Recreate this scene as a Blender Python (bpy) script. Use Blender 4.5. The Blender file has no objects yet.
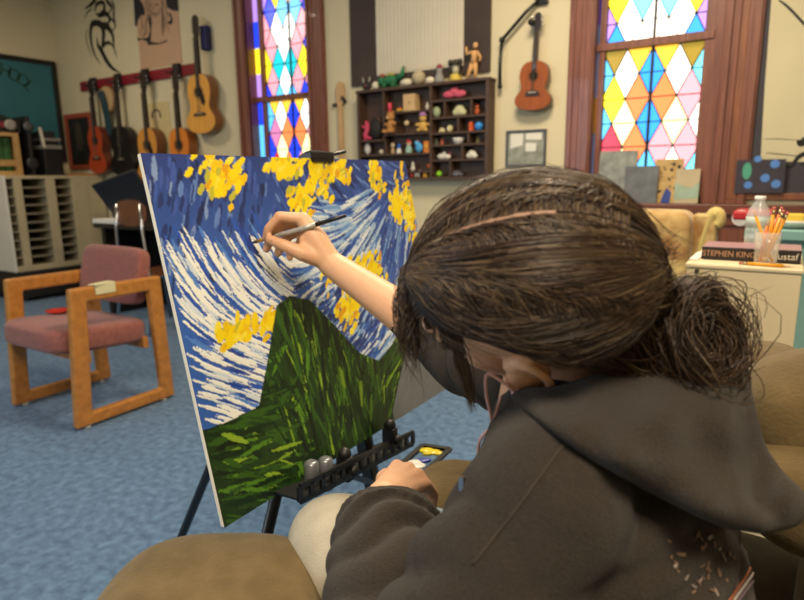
import bpy, math, random
import numpy as np
from mathutils import Matrix, Vector
from mathutils import noise as mnoise

# ------------------------------------------------------------------ camera, world, lights, exposure
C = bpy.context.scene.collection
S = bpy.context.scene
FOC, CAMH = 600.0, 1.15
YAW, PITCH, ROLL = 32.5, 11.5, -0.7
cam_d = bpy.data.cameras.new('camera')
cam_d.sensor_width = 36.0
cam_d.lens = FOC / 804 * 36
cam_d.clip_start = 0.02
cam_d.dof.use_dof = True
cam_d.dof.focus_distance = 0.85
cam_d.dof.aperture_fstop = 5.2
cam = bpy.data.objects.new('camera', cam_d)
C.objects.link(cam)
CM = (Matrix.Rotation(math.radians(YAW), 4, 'Z') @ Matrix.Rotation(math.radians(90 - PITCH), 4, 'X')
      @ Matrix.Rotation(math.radians(ROLL), 4, 'Z'))
cam.matrix_world = Matrix.Translation((0, 0, CAMH)) @ CM
S.camera = cam
M3 = np.array([[CM[i][j] for j in range(3)] for i in range(3)])
CO = np.array([0, 0, CAMH])

S.view_settings.view_transform = 'Standard'
S.view_settings.look = 'None'
S.view_settings.gamma = 1
S.view_settings.use_curve_mapping = False
S.view_settings.exposure = 0.34

w = bpy.data.worlds.new('world')
S.world = w
w.use_nodes = True
w.node_tree.nodes['Background'].inputs[0].default_value = (0.75, 0.87, 1, 1)
w.node_tree.nodes['Background'].inputs[1].default_value = 0.9


def area(name, loc, target, size, energy, color, size_y=None):
    l = bpy.data.lights.new(name, 'AREA')
    l.energy = energy
    l.color = color
    l.size = size
    if size_y:
        l.shape = 'RECTANGLE'
        l.size_y = size_y
    o = bpy.data.objects.new(name, l)
    o.location = loc
    d = Vector(target) - Vector(loc)
    o.rotation_euler = d.to_track_quat('-Z', 'Y').to_euler()
    C.objects.link(o)
    return o


WARM = (1.0, 0.83, 0.60)
area('ceiling_lamp_front', (0.5, -0.5, 3.05), (0.3, 0.3, 0), 0.9, 84, WARM)
area('ceiling_lamp_right', (-0.9, 2.2, 3.05), (-0.9, 2.2, 0), 0.7, 66, WARM)
area('ceiling_lamp_left', (-5.2, 2.0, 3.05), (-5.2, 2.0, 0), 0.6, 26, WARM)
area('daylight_window', (-3.4, -1.9, 1.9), (-1.4, 1.0, 0.2), 1.8, 48, (0.72, 0.86, 1.0), 1.5)


# ------------------------------------------------------------------ helpers
def V(px, py, d):
    """world point seen at a photo pixel, d metres in front of the lens"""
    return CO + M3 @ np.array([(px - 402) / FOC * d, (300 - py) / FOC * d, -d])


def ray(px, py):
    return M3 @ np.array([(px - 402) / FOC, (300 - py) / FOC, -1.0])


def onY(px, py, Y):
    d = ray(px, py)
    return CO + d * (Y - CO[1]) / d[1]


def onX(px, py, X):
    d = ray(px, py)
    return CO + d * (X - CO[0]) / d[0]


def onZ(px, py, Z):
    d = ray(px, py)
    return CO + d * (Z - CO[2]) / d[2]


def cdir(x, y, z):
    v = M3 @ np.array([x, y, z], float)
    return v / np.linalg.norm(v)


def nrm(v):
    v = np.array(v, float)
    return v / (np.linalg.norm(v) + 1e-12)


def lin(h):
    h = h.lstrip('#')
    out = []
    for i in (0, 2, 4):
        c = int(h[i:i + 2], 16) / 255
        out.append(c / 12.92 if c <= 0.04045 else ((c + 0.055) / 1.055) ** 2.4)
    return out


def lina(h):
    return lin(h) + [1.0]


_mats = {}


def mat(name, hexc, rough=0.6, metal=0.0, var=0.0, scale=8.0, bump=0.0, bscale=60.0, stretch=None, hex2=None,
        emit=None, estr=0.0, alpha=1.0, sheen=0.0, coat=0.0, spec=0.5, trans=0.0, sss=0.0):
    if name in _mats:
        return _mats[name]
    m = bpy.data.materials.new(name)
    m.use_nodes = True
    nt = m.node_tree
    b = nt.nodes['Principled BSDF']
    b.inputs['Base Color'].default_value = lina(hexc)
    b.inputs['Roughness'].default_value = rough
    b.inputs['Metallic'].default_value = metal
    b.inputs['Specular IOR Level'].default_value = spec
    b.inputs['Alpha'].default_value = alpha
    if sheen:
        b.inputs['Sheen Weight'].default_value = sheen
        b.inputs['Sheen Roughness'].default_value = 0.5
    if coat:
        b.inputs['Coat Weight'].default_value = coat
    if trans:
        b.inputs['Transmission Weight'].default_value = trans
        b.inputs['IOR'].default_value = 1.3
    if sss:
        b.inputs['Subsurface Weight'].default_value = sss
        b.inputs['Subsurface Radius'].default_value = (0.02, 0.008, 0.004)
        b.inputs['Subsurface Scale'].default_value = 0.3
    if emit:
        b.inputs['Emission Color'].default_value = lina(emit)
        b.inputs['Emission Strength'].default_value = estr
    tc = None
    if var or bump or hex2:
        tc = nt.nodes.new('ShaderNodeTexCoord')
        mp = nt.nodes.new('ShaderNodeMapping')
        if stretch:
            mp.inputs['Scale'].default_value = stretch
        nt.links.new(tc.outputs['Object'], mp.inputs['Vector'])
    if var or hex2:
        n = nt.nodes.new('ShaderNodeTexNoise')
        n.inputs['Scale'].default_value = scale
        n.inputs['Detail'].default_value = 6
        nt.links.new(mp.outputs['Vector'], n.inputs['Vector'])
        r = nt.nodes.new('ShaderNodeValToRGB')
        a = lin(hexc)
        c2 = lin(hex2) if hex2 else [min(1, x * (1 + var)) for x in a]
        c1 = a if hex2 else [x * (1 - var) for x in a]
        r.color_ramp.elements[0].color = c1 + [1]
        r.color_ramp.elements[1].color = c2 + [1]
        r.color_ramp.elements[0].position = 0.32
        r.color_ramp.elements[1].position = 0.68
        nt.links.new(n.outputs['Fac'], r.inputs['Fac'])
        nt.links.new(r.outputs['Color'], b.inputs['Base Color'])
    if bump:
        n2 = nt.nodes.new('ShaderNodeTexNoise')
        n2.inputs['Scale'].default_value = bscale
        n2.inputs['Detail'].default_value = 5
        nt.links.new(mp.outputs['Vector'], n2.inputs['Vector'])
        bp = nt.nodes.new('ShaderNodeBump')
        bp.inputs['Strength'].default_value = bump
        bp.inputs['Distance'].default_value = 0.01
        nt.links.new(n2.outputs['Fac'], bp.inputs['Height'])
        nt.links.new(bp.outputs['Normal'], b.inputs['Normal'])
    _mats[name] = m
    return m


def frame_from(z, up=(0, 0, 1)):
    z = nrm(z)
    u = np.array(up, float)
    if abs(np.dot(u, z)) > 0.97:
        u = np.array([0, 1.0, 0])
    x = nrm(np.cross(u, z))
    return x, np.cross(z, x), z


class MB:
    def __init__(s):
        s.v, s.f, s.m, s.sm = [], [], [], []

    def add(s, vs, fs, mi=0, smooth=False):
        b = len(s.v)
        s.v.extend([tuple(float(c) for c in p) for p in vs])
        for f in fs:
            s.f.append([i + b for i in f])
            s.m.append(mi)
            s.sm.append(smooth)
        return s

    def box(s, c, size, R=None, mi=0):
        c = np.array(c, float)
        h = np.array(size, float) / 2
        R = np.eye(3) if R is None else np.array(R)
        vs = [c + R @ (h * np.array(k)) for k in
              [(-1, -1, -1), (1, -1, -1), (1, 1, -1), (-1, 1, -1), (-1, -1, 1), (1, -1, 1), (1, 1, 1), (-1, 1, 1)]]
        return s.add(vs, [(0, 3, 2, 1), (4, 5, 6, 7), (0, 1, 5, 4), (1, 2, 6, 5), (2, 3, 7, 6), (3, 0, 4, 7)], mi)

    def bb(s, a, b, mi=0):
        a, b = np.array(a, float), np.array(b, float)
        return s.box((a + b) / 2, np.abs(b - a), None, mi)

    def bar(s, a, b, w_, h_, up=(0, 0, 1), mi=0):
        a, b = np.array(a, float), np.array(b, float)
        x, y, z = frame_from(b - a, up)
        return s.box((a + b) / 2, (w_, h_, np.linalg.norm(b - a)), np.array([x, y, z]).T, mi)

    def tube(s, pts, r, n=8, mi=0, cap=True, flat=1.0, up=None):
        pts = [np.array(p, float) for p in pts]
        k = len(pts)
        rs = [r] * k if np.isscalar(r) else list(r)
        vs, fs = [], []
        px = None
        for i in range(k):
            t = nrm(pts[min(i + 1, k - 1)] - pts[max(i - 1, 0)])
            if px is None:
                x, y, _ = frame_from(t, up if up is not None else (0, 0, 1))
            else:
                x = nrm(px - t * np.dot(px, t))
                y = np.cross(t, x)
            px = x
            for j in range(n):
                a = 2 * math.pi * j / n
                vs.append(pts[i] + rs[i] * (math.cos(a) * x + flat * math.sin(a) * y))
        for i in range(k - 1):
            for j in range(n):
                fs.append((i * n + j, i * n + (j + 1) % n, (i + 1) * n + (j + 1) % n, (i + 1) * n + j))
        if cap:
            fs.append(tuple(range(n - 1, -1, -1)))
            fs.append(tuple((k - 1) * n + j for j in range(n)))
        return s.add(vs, fs, mi, n > 5)

    def ell(s, c, r, R=None, nu=16, nv=10, mi=0):
        c = np.array(c, float)
        r = np.array([r] * 3 if np.isscalar(r) else r, float)
        R = np.eye(3) if R is None else np.array(R)
        vs, fs = [c + R @ (r * np.array([0, 0, 1.0]))], []
        for i in range(1, nv):
            ph = math.pi * i / nv
            for j in range(nu):
                a = 2 * math.pi * j / nu
                vs.append(c + R @ (r * np.array([math.sin(ph) * math.cos(a), math.sin(ph) * math.sin(a), math.cos(ph)])))
        vs.append(c + R @ (r * np.array([0, 0, -1.0])))
        last = len(vs) - 1
        for j in range(nu):
            fs.append((0, 1 + j, 1 + (j + 1) % nu))
            for i in range(nv - 2):
                a, b = 1 + i * nu, 1 + (i + 1) * nu
                fs.append((a + j, b + j, b + (j + 1) % nu, a + (j + 1) % nu))
            a = 1 + (nv - 2) * nu
            fs.append((a + j, last, a + (j + 1) % nu))
        return s.add(vs, fs, mi, True)

    def lathe(s, prof, o, ax=(0, 0, 1), n=20, mi=0):
        o = np.array(o, float)
        x, y, z = frame_from(ax)
        vs, fs = [], []
        for (r, h) in prof:
            for j in range(n):
                a = 2 * math.pi * j / n
                vs.append(o + z * h + r * (math.cos(a) * x + math.sin(a) * y))
        for i in range(len(prof) - 1):
            for j in range(n):
                fs.append((i * n + j, i * n + (j + 1) % n, (i + 1) * n + (j + 1) % n, (i + 1) * n + j))
        s.add(vs, fs, mi, True)
        b = len(s.v) - len(vs)
        for c in (range(n - 1, -1, -1), range((len(prof) - 1) * n, len(prof) * n)):
            s.f.append([i + b for i in c]); s.m.append(mi); s.sm.append(False)
        return s

    def prism(s, poly, o, ex, ey, depth, mi=0, smooth=False):
        """polygon (x,y) in the plane o + x*ex + y*ey pushed out by depth along ex x ey"""
        o, ex, ey = np.array(o, float), np.array(ex, float), np.array(ey, float)
        ez = nrm(np.cross(ex, ey)) * depth
        n = len(poly)
        a = [o + p[0] * ex + p[1] * ey for p in poly]
        vs = a + [p + ez for p in a]
        fs = [tuple(range(n - 1, -1, -1)), tuple(range(n, 2 * n))]
        fs += [(i, (i + 1) % n, n + (i + 1) % n, n + i) for i in range(n)]
        return s.add(vs, fs, mi, smooth)

    def build(s, name, mats, parent=None, bevel=0.0, seg=2, local=False, auto=None):
        me = bpy.data.meshes.new(name)
        vs = np.array(s.v, float)
        if parent is not None and not local:
            mw = world_of(parent).inverted()
            R = np.array(mw)[:3, :3]
            vs = vs @ R.T + np.array(mw)[:3, 3]
        me.from_pydata(vs.tolist(), [], s.f)
        for m in (mats if isinstance(mats, (list, tuple)) else [mats]):
            me.materials.append(m)
        me.polygons.foreach_set('material_index', s.m)
        me.polygons.foreach_set('use_smooth', s.sm)
        me.validate()
        me.update()
        o = bpy.data.objects.new(name, me)
        C.objects.link(o)
        if parent is not None:
            o.parent = parent
        if bevel:
            b = o.modifiers.new('bevel', 'BEVEL')
            b.width = bevel
            b.segments = seg
            b.limit_method = 'ANGLE'
        return o


def world_of(o):
    m = o.matrix_basis.copy()
    return m if o.parent is None else world_of(o.parent) @ m


def thing(name, label, cat, loc=(0, 0, 0), rotz=0.0, group=None):
    o = bpy.data.objects.new(name, None)
    o.empty_display_size = 0.05
    C.objects.link(o)
    o.location = [float(c) for c in loc]
    o.rotation_euler = (0, 0, rotz)
    return tag(o, label, cat, group)


def tag(o, label, cat, group=None):
    o['label'] = label
    o['category'] = cat
    if group:
        o['group'] = group
    return o


def struct(o):
    o['kind'] = 'structure'
    return o


def text_mesh(txt, size, depth=0.0):
    cu = bpy.data.curves.new('txt', 'FONT')
    cu.body = txt
    cu.size = size
    cu.extrude = depth
    cu.align_x = 'CENTER'
    cu.align_y = 'CENTER'
    o = bpy.data.objects.new('txt', cu)
    C.objects.link(o)
    dg = bpy.context.evaluated_depsgraph_get()
    me = bpy.data.meshes.new_from_object(o.evaluated_get(dg))
    vs = [np.array(v.co) for v in me.vertices]
    fs = [tuple(p.vertices) for p in me.polygons]
    bpy.data.objects.remove(o)
    return vs, fs


def add_text(mb, txt, size, o, ex, ey, mi=0, depth=0.0006, sx=1.0):
    vs, fs = text_mesh(txt, size, depth)
    o, ex, ey = np.array(o, float), nrm(ex), nrm(ey)
    ez = np.cross(ex, ey)
    mb.add([o + v[0] * ex * sx + v[1] * ey + v[2] * ez for v in vs], fs, mi)


def blob(mb, name, mats, parent, voxel, smooth=4, disp=None, factor=0.5):
    """all the pieces of mb fused into one continuous skin"""
    me = bpy.data.meshes.new(name)
    me.from_pydata(s_v(mb), [], mb.f)
    o = bpy.data.objects.new(name, me)
    C.objects.link(o)
    r = o.modifiers.new('r', 'REMESH')
    r.mode = 'VOXEL'
    r.voxel_size = voxel
    if smooth:
        k = o.modifiers.new('s', 'SMOOTH')
        k.iterations = smooth
        k.factor = factor
    dg = bpy.context.evaluated_depsgraph_get()
    me2 = bpy.data.meshes.new_from_object(o.evaluated_get(dg))
    bpy.data.objects.remove(o)
    n = len(me2.vertices)
    co = np.empty(n * 3)
    me2.vertices.foreach_get('co', co)
    co = co.reshape(-1, 3)
    if disp is not None:
        no = np.empty(n * 3)
        me2.vertices.foreach_get('normal', no)
        co = co + no.reshape(-1, 3) * disp(co)[:, None]
    if parent is not None:
        mw = np.array(world_of(parent).inverted())
        co = co @ mw[:3, :3].T + mw[:3, 3]
    me2.vertices.foreach_set('co', co.ravel())
    for m in (mats if isinstance(mats, (list, tuple)) else [mats]):
        me2.materials.append(m)
    me2.polygons.foreach_set('use_smooth', [True] * len(me2.polygons))
    me2.update()
    me2.name = name
    o = bpy.data.objects.new(name, me2)
    C.objects.link(o)
    if parent is not None:
        o.parent = parent
    return o


def s_v(mb):
    return mb.v


def capsule(mb, pts, rs, n=14, flat=1.0, up=None):
    """tapered round limb with ball ends and joints"""
    mb.tube(pts, rs, n, flat=flat, up=up)
    for p, r in zip(pts, rs if not np.isscalar(rs) else [rs] * len(pts)):
        mb.ell(p, r * 0.995, None, 14, 10)
    return mb


def spline(pts, n):
    """Catmull-Rom through pts, n samples"""
    P = [np.array(p, float) for p in pts]
    P = [2 * P[0] - P[1]] + P + [2 * P[-1] - P[-2]]
    out = []
    m = len(P) - 3
    for i in range(n):
        t = i / (n - 1) * m
        k = min(int(t), m - 1)
        u = t - k
        a, b, c, d = P[k:k + 4]
        out.append(0.5 * (2 * b + (c - a) * u + (2 * a - 5 * b + 4 * c - d) * u * u + (3 * b - a - 3 * c + d) * u ** 3))
    return out


def copy_tree(o, parent=None):
    c = o.copy()
    C.objects.link(c)
    c.parent = parent
    for ch in o.children:
        copy_tree(ch, c)
    return c


X_, Y_, Z_ = np.eye(3)
DW = 3.85        # back wall
LW = -6.9        # left wall
# ------------------------------------------------------------------ the setting
m_wall = mat('wall_paint', '#cfc3a2', 0.8, var=0.03, scale=2, bump=0.04, bscale=120)
m_ceil = mat('ceiling_paint', '#d9d2bf', 0.9, bump=0.05, bscale=80)
m_floor = mat('blue_carpet', '#38587c', 0.95, hex2='#5d80a4', scale=30, bump=0.5, bscale=420, sheen=0.15)
m_wood_trim = mat('dark_trim_wood', '#643628', 0.42, hex2='#86503c', scale=5, stretch=(14, 14, 0.8), bump=0.05, coat=0.15)
m_wood_sill = mat('sill_wood', '#5a3025', 0.4, hex2='#75422f', scale=5, stretch=(0.8, 14, 14), coat=0.2)
m_black = mat('black_metal', '#0d0d0e', 0.4)
m_blackplastic = mat('black_plastic', '#121213', 0.5, bump=0.03)
m_lead = mat('lead_came', '#1c1a1e', 0.5, metal=0.3)

CEIL = 3.15
XR, YF = 2.8, -2.6
mb = MB(); mb.bb((LW - 0.1, YF, -0.1), (XR + 0.1, DW + 0.3, 0))
struct(mb.build('floor', m_floor))
mb = MB(); mb.bb((LW - 0.1, YF, CEIL), (XR + 0.1, DW + 0.3, CEIL + 0.1))
struct(mb.build('ceiling', m_ceil))
mb = MB(); mb.bb((LW - 0.1, YF, 0), (LW, DW, CEIL))
struct(mb.build('wall_left', m_wall))
mb = MB(); mb.bb((XR, YF, 0), (XR + 0.1, DW, CEIL))
struct(mb.build('wall_right', m_wall))
mb = MB(); mb.bb((LW - 0.1, YF - 0.1, 0), (XR + 0.1, YF, CEIL))
struct(mb.build('wall_front', m_wall))

# windows: outer casing x0..x1, glass g0..g1, sill z, meeting rail z, top of glass
W1 = dict(x0=-4.09, x1=-3.12, g0=-3.93, g1=-3.27, zs=0.985, zm=1.82, zt=2.85)
W2 = dict(x0=-1.213, x1=-0.19, g0=-1.10, g1=-0.475, zs=0.985, zm=1.905, zt=2.85)
mb = MB()
T = 0.25
xs = [LW - 0.1, W1['x0'] + 0.06, W1['x1'] - 0.06, W2['x0'] + 0.06, W2['x1'] - 0.06, XR + 0.1]
for i in (0, 2, 4):
    mb.bb((xs[i], DW, 0), (xs[i + 1], DW + T, CEIL))
for i in (1, 3):
    mb.bb((xs[i], DW, 0), (xs[i + 1], DW + T, 0.96))
    mb.bb((xs[i], DW, 2.9), (xs[i + 1], DW + T, CEIL))
struct(mb.build('wall_back', m_wall))

GL = {}


def glass(hexc, e=1.0):
    k = (hexc, e)
    if k not in GL:
        GL[k] = mat('stained_glass_' + hexc.strip('#') + str(e), hexc, 0.25, emit=hexc, estr=e * 1.25, var=0, spec=0.5)
    return GL[k]


def clip_poly(poly, x0, x1, y0, y1):
    def cut(p, f):
        out = []
        for i in range(len(p)):
            a, b = p[i], p[(i + 1) % len(p)]
            fa, fb = f(a), f(b)
            if fa >= 0:
                out.append(a)
            if (fa < 0) != (fb < 0):
                t = fa / (fa - fb)
                out.append((a[0] + t * (b[0] - a[0]), a[1] + t * (b[1] - a[1])))
        return out
    for f in (lambda p: p[0] - x0, lambda p: x1 - p[0], lambda p: p[1] - y0, lambda p: y1 - p[1]):
        poly = cut(poly, f)
        if len(poly) < 3:
            return []
    return poly


def sash(parent, x0, x1, z0, z1, Y, cx, dw, dh, zc, rows, name):
    """diamond leaded sash; rows = list of colour lists, row k is centred on zc - k*dh/2; columns about cx"""
    panes, lead, used = MB(), MB(), []
    for k, row in enumerate(rows):
        z = zc - k * dh / 2
        for c, col in enumerate(row):
            x = cx + (c - (len(row) - 1) / 2) * dw
            p = clip_poly([(x - dw / 2, z), (x, z - dh / 2), (x + dw / 2, z), (x, z + dh / 2)], x0, x1, z0, z1)
            if not p:
                continue
            m = glass(col)
            if m not in used:
                used.append(m)
            panes.prism([(q[0], q[1]) for q in p], (0, Y, 0), X_, Z_, 0.004, used.index(m))
            for i in range(len(p)):
                a, b = p[i], p[(i + 1) % len(p)]
                lead.bar((a[0], Y - 0.004, a[1]), (b[0], Y - 0.004, b[1]), 0.006, 0.006, (0, 1, 0))
    k = 0
    z = zc
    while z > z0:
        for zz in (z, z - dh / 2):
            if z0 < zz < z1:
                lead.bb((x0, Y - 0.007, zz - 0.003), (x1, Y - 0.001, zz + 0.003))
        z -= dh
    lead.bb(((x0 + x1) / 2 - 0.008, Y - 0.012, z0), ((x0 + x1) / 2 + 0.008, Y, z1))
    panes.build(name + '_pane', used, parent)
    lead.build('lead_came', m_lead, parent)


PU, BL, DB, LB, CY, TE, WH, CR, YE, AM, OR, RD, PK, MV, OL, BU = ('#a77fd0', '#2f8ff0', '#1d3fe8', '#58b6f2', '#6fd6f2', '#12b7c4',
    '#fffaf2', '#fff3b0', '#f6dd2a', '#f3b83a', '#e07a45', '#b23347', '#dc93a0', '#b96f9c', '#8a7326', '#2b50f0')


def window(name, W, lower, upper, dw, dh, zcl, zcu, strip, cwx=0.0):
    x0, x1, g0, g1, zs, zm, zt = (W[k] for k in ('x0', 'x1', 'g0', 'g1', 'zs', 'zm', 'zt'))
    root = struct(bpy.data.objects.new(name, None))
    C.objects.link(root)
    root.location = ((x0 + x1) / 2, DW, zs)
    cas = MB()
    cw = 0.125
    cwl = cw + cwx
    for (a, b) in ((x0, x0 + cwl), (x1 - cw * 1.45, x1)):
        cas.bb((a, DW - 0.028, zs), (b, DW, 3.0))
        cas.bb((a + 0.012, DW - 0.042, zs), (a + 0.038, DW - 0.02, 3.0))
        cas.bb((b - 0.05, DW - 0.042, zs), (b - 0.01, DW - 0.02, 3.0))
        cas.bb((a + 0.055, DW - 0.036, zs), (a + 0.075, DW - 0.02, 3.0))
    cas.bb((x0, DW - 0.03, 2.9), (x1, DW, 3.05))
    cas.build('casing', m_wood_trim, root, bevel=0.004)
    rv = MB()
    rv.bb((x0 + cwl - 0.02, DW - 0.02, zs), (x0 + cwl, DW + 0.2, 2.95))
    rv.bb((x1 - cw * 1.45, DW - 0.02, zs), (x1 - cw * 1.45 + 0.02, DW + 0.2, 2.95))
    rv.bb((x0 + 0.06, DW - 0.02, 2.88), (x1 - 0.06, DW + 0.2, 2.93))
    rv.bb((x0 + 0.06, DW - 0.02, 0.955), (x1 - 0.06, DW + 0.2, zs))
    rv.build('reveal', m_wood_trim, root)
    yS, yG = DW + 0.07, DW + 0.085
    st = g0 + 0.085
    fr = MB()
    fr.bb((st - 0.035, yS - 0.02, zs), (st, yS + 0.02, zt))
    fr.bb((g1, yS - 0.02, zs), (x1 - cw * 1.45, yS + 0.02, zt))
    fr.bb((g0 - 0.04, yS - 0.03, zm - 0.022), (g1 + 0.05, yS + 0.025, zm + 0.022))
    fr.bb((g0 - 0.04, yS - 0.02, zs), (g1 + 0.05, yS + 0.02, zs + 0.045))
    fr.build('sash_frame', m_wood_trim, root, bevel=0.003)
    cx = (st + g1) / 2
    sash(root, st, g1, zs + 0.045, zm - 0.022, yG, cx, dw, dh, zcl, lower, 'lower_sash')
    sash(root, st, g1, zm + 0.022, zt, yG, cx, dw, dh, zcu, upper, 'upper_sash')
    ob = MB(); ob.bb((x0 + 0.06, DW + 0.14, 0.95), (x1 - 0.06, DW + 0.16, 2.93)); ob.build('gap_board', m_wood_trim, root)  # added board closing gaps behind the panes and keeping outdoor light out
    sp, used = MB(), []
    z = zs
    i = 0
    while z < zt - 0.01:
        c = strip[i % len(strip)]
        m = glass(c)
        if m not in used:
            used.append(m)
        z2 = min(zt, z + dh * 0.75)
        sp.bb((x0 + cwl, yG, z), (st - 0.03, yG + 0.004, z2), used.index(m))
        z = z2
        i += 1
    sp.build('side_pane', used, root)
    return root


window('window_2', W2,
       [[OL, AM, AM, OL], [LB, WH, BL, WH, CY], [YE, OR, OR, PK], [LB, CR, BL, CR, WH], [RD, OR, PK, PK], [LB, CR, LB, WH, CY],
        [RD, OR, PK, MV], [BL, CR, LB, WH, BL]],
       [[PU, WH, WH, WH, PU], [YE, CY, CY, YE], [PU, WH, WH, WH, PU], [YE, CY, CY, YE], [PU, WH, WH, WH, PU], [YE, CY, CY, YE], [PU, WH, WH, WH, PU],
        [BL, WH, WH, BL], [BL, WH, WH, WH, BL]],
       0.143, 0.282, 1.884, 2.88, [LB, LB, AM, LB, LB, DB, PU, PU, AM], 0.03)
window('window_1', W1,
       [[AM, AM, AM, AM], [LB, WH, DB, WH, BL], [MV, OR, OR, PK], [DB, CR, DB, CR, CY], [RD, OR, PK, PK], [LB, CR, BL, CR, CY], [RD, OR, PK, MV],
        [BL, CR, LB, WH, BL]],
       [[YE, WH, YE, WH, YE], [PU, YE, WH, PU], [PU, YE, WH, PU, PU], [DB, LB, LB, DB], [PK, WH, WH, PK, DB], [PK, WH, PK, DB], [YE, TE, TE, YE, YE],
        [PK, WH, PK, PK], [DB, LB, LB, DB, DB]],
       0.14, 0.28, 1.82, 2.93, [DB, LB, LB, DB, PU, YE, DB, PU, PU])

# wainscot, ledge under the right window, baseboards
mb = MB()
mb.bb((-1.55, DW - 0.05, 0.925), (0.9, DW + 0.02, 0.985))
mb.bb((-1.5, DW - 0.03, 0.865), (0.9, DW, 0.925))
struct(mb.build('trim_1', m_wood_sill, bevel=0.006))
mb = MB()
mb.bb((-1.3, DW - 0.015, 0.1), (0.9, DW, 0.87))
for i in range(14):
    x = -1.3 + i * 0.16
    mb.bb((x, DW - 0.026, 0.1), (x + 0.03, DW, 0.87))
struct(mb.build('trim_2', m_wood_trim))
mb = MB()
mb.bb((W1['x0'] - 0.06, DW - 0.05, 0.925), (W1['x1'] + 0.06, DW + 0.02, 0.985))
struct(mb.build('trim_3', m_wood_sill, bevel=0.006))
mb = MB(); mb.bb((LW, DW - 0.015, 0), (XR, DW, 0.12))
struct(mb.build('baseboard_back', m_wood_trim))
mb = MB(); mb.bb((LW, YF, 0), (LW + 0.015, DW - 0.015, 0.12))
struct(mb.build('baseboard_left', m_wood_trim))

# ------------------------------------------------------------------ guitars on the wall
m_rail = mat('red_rail_paint', '#7c1522', 0.5, var=0.1, scale=10)
m_fret = mat('rosewood', '#2a1a12', 0.5, var=0.2, scale=30)
m_chrome = mat('chrome', '#c9c9cc', 0.2, metal=1.0)
m_bone = mat('bone', '#e8e0c8', 0.5)
m_darkfelt = mat('dark_hanger', '#1b1614', 0.7)


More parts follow.
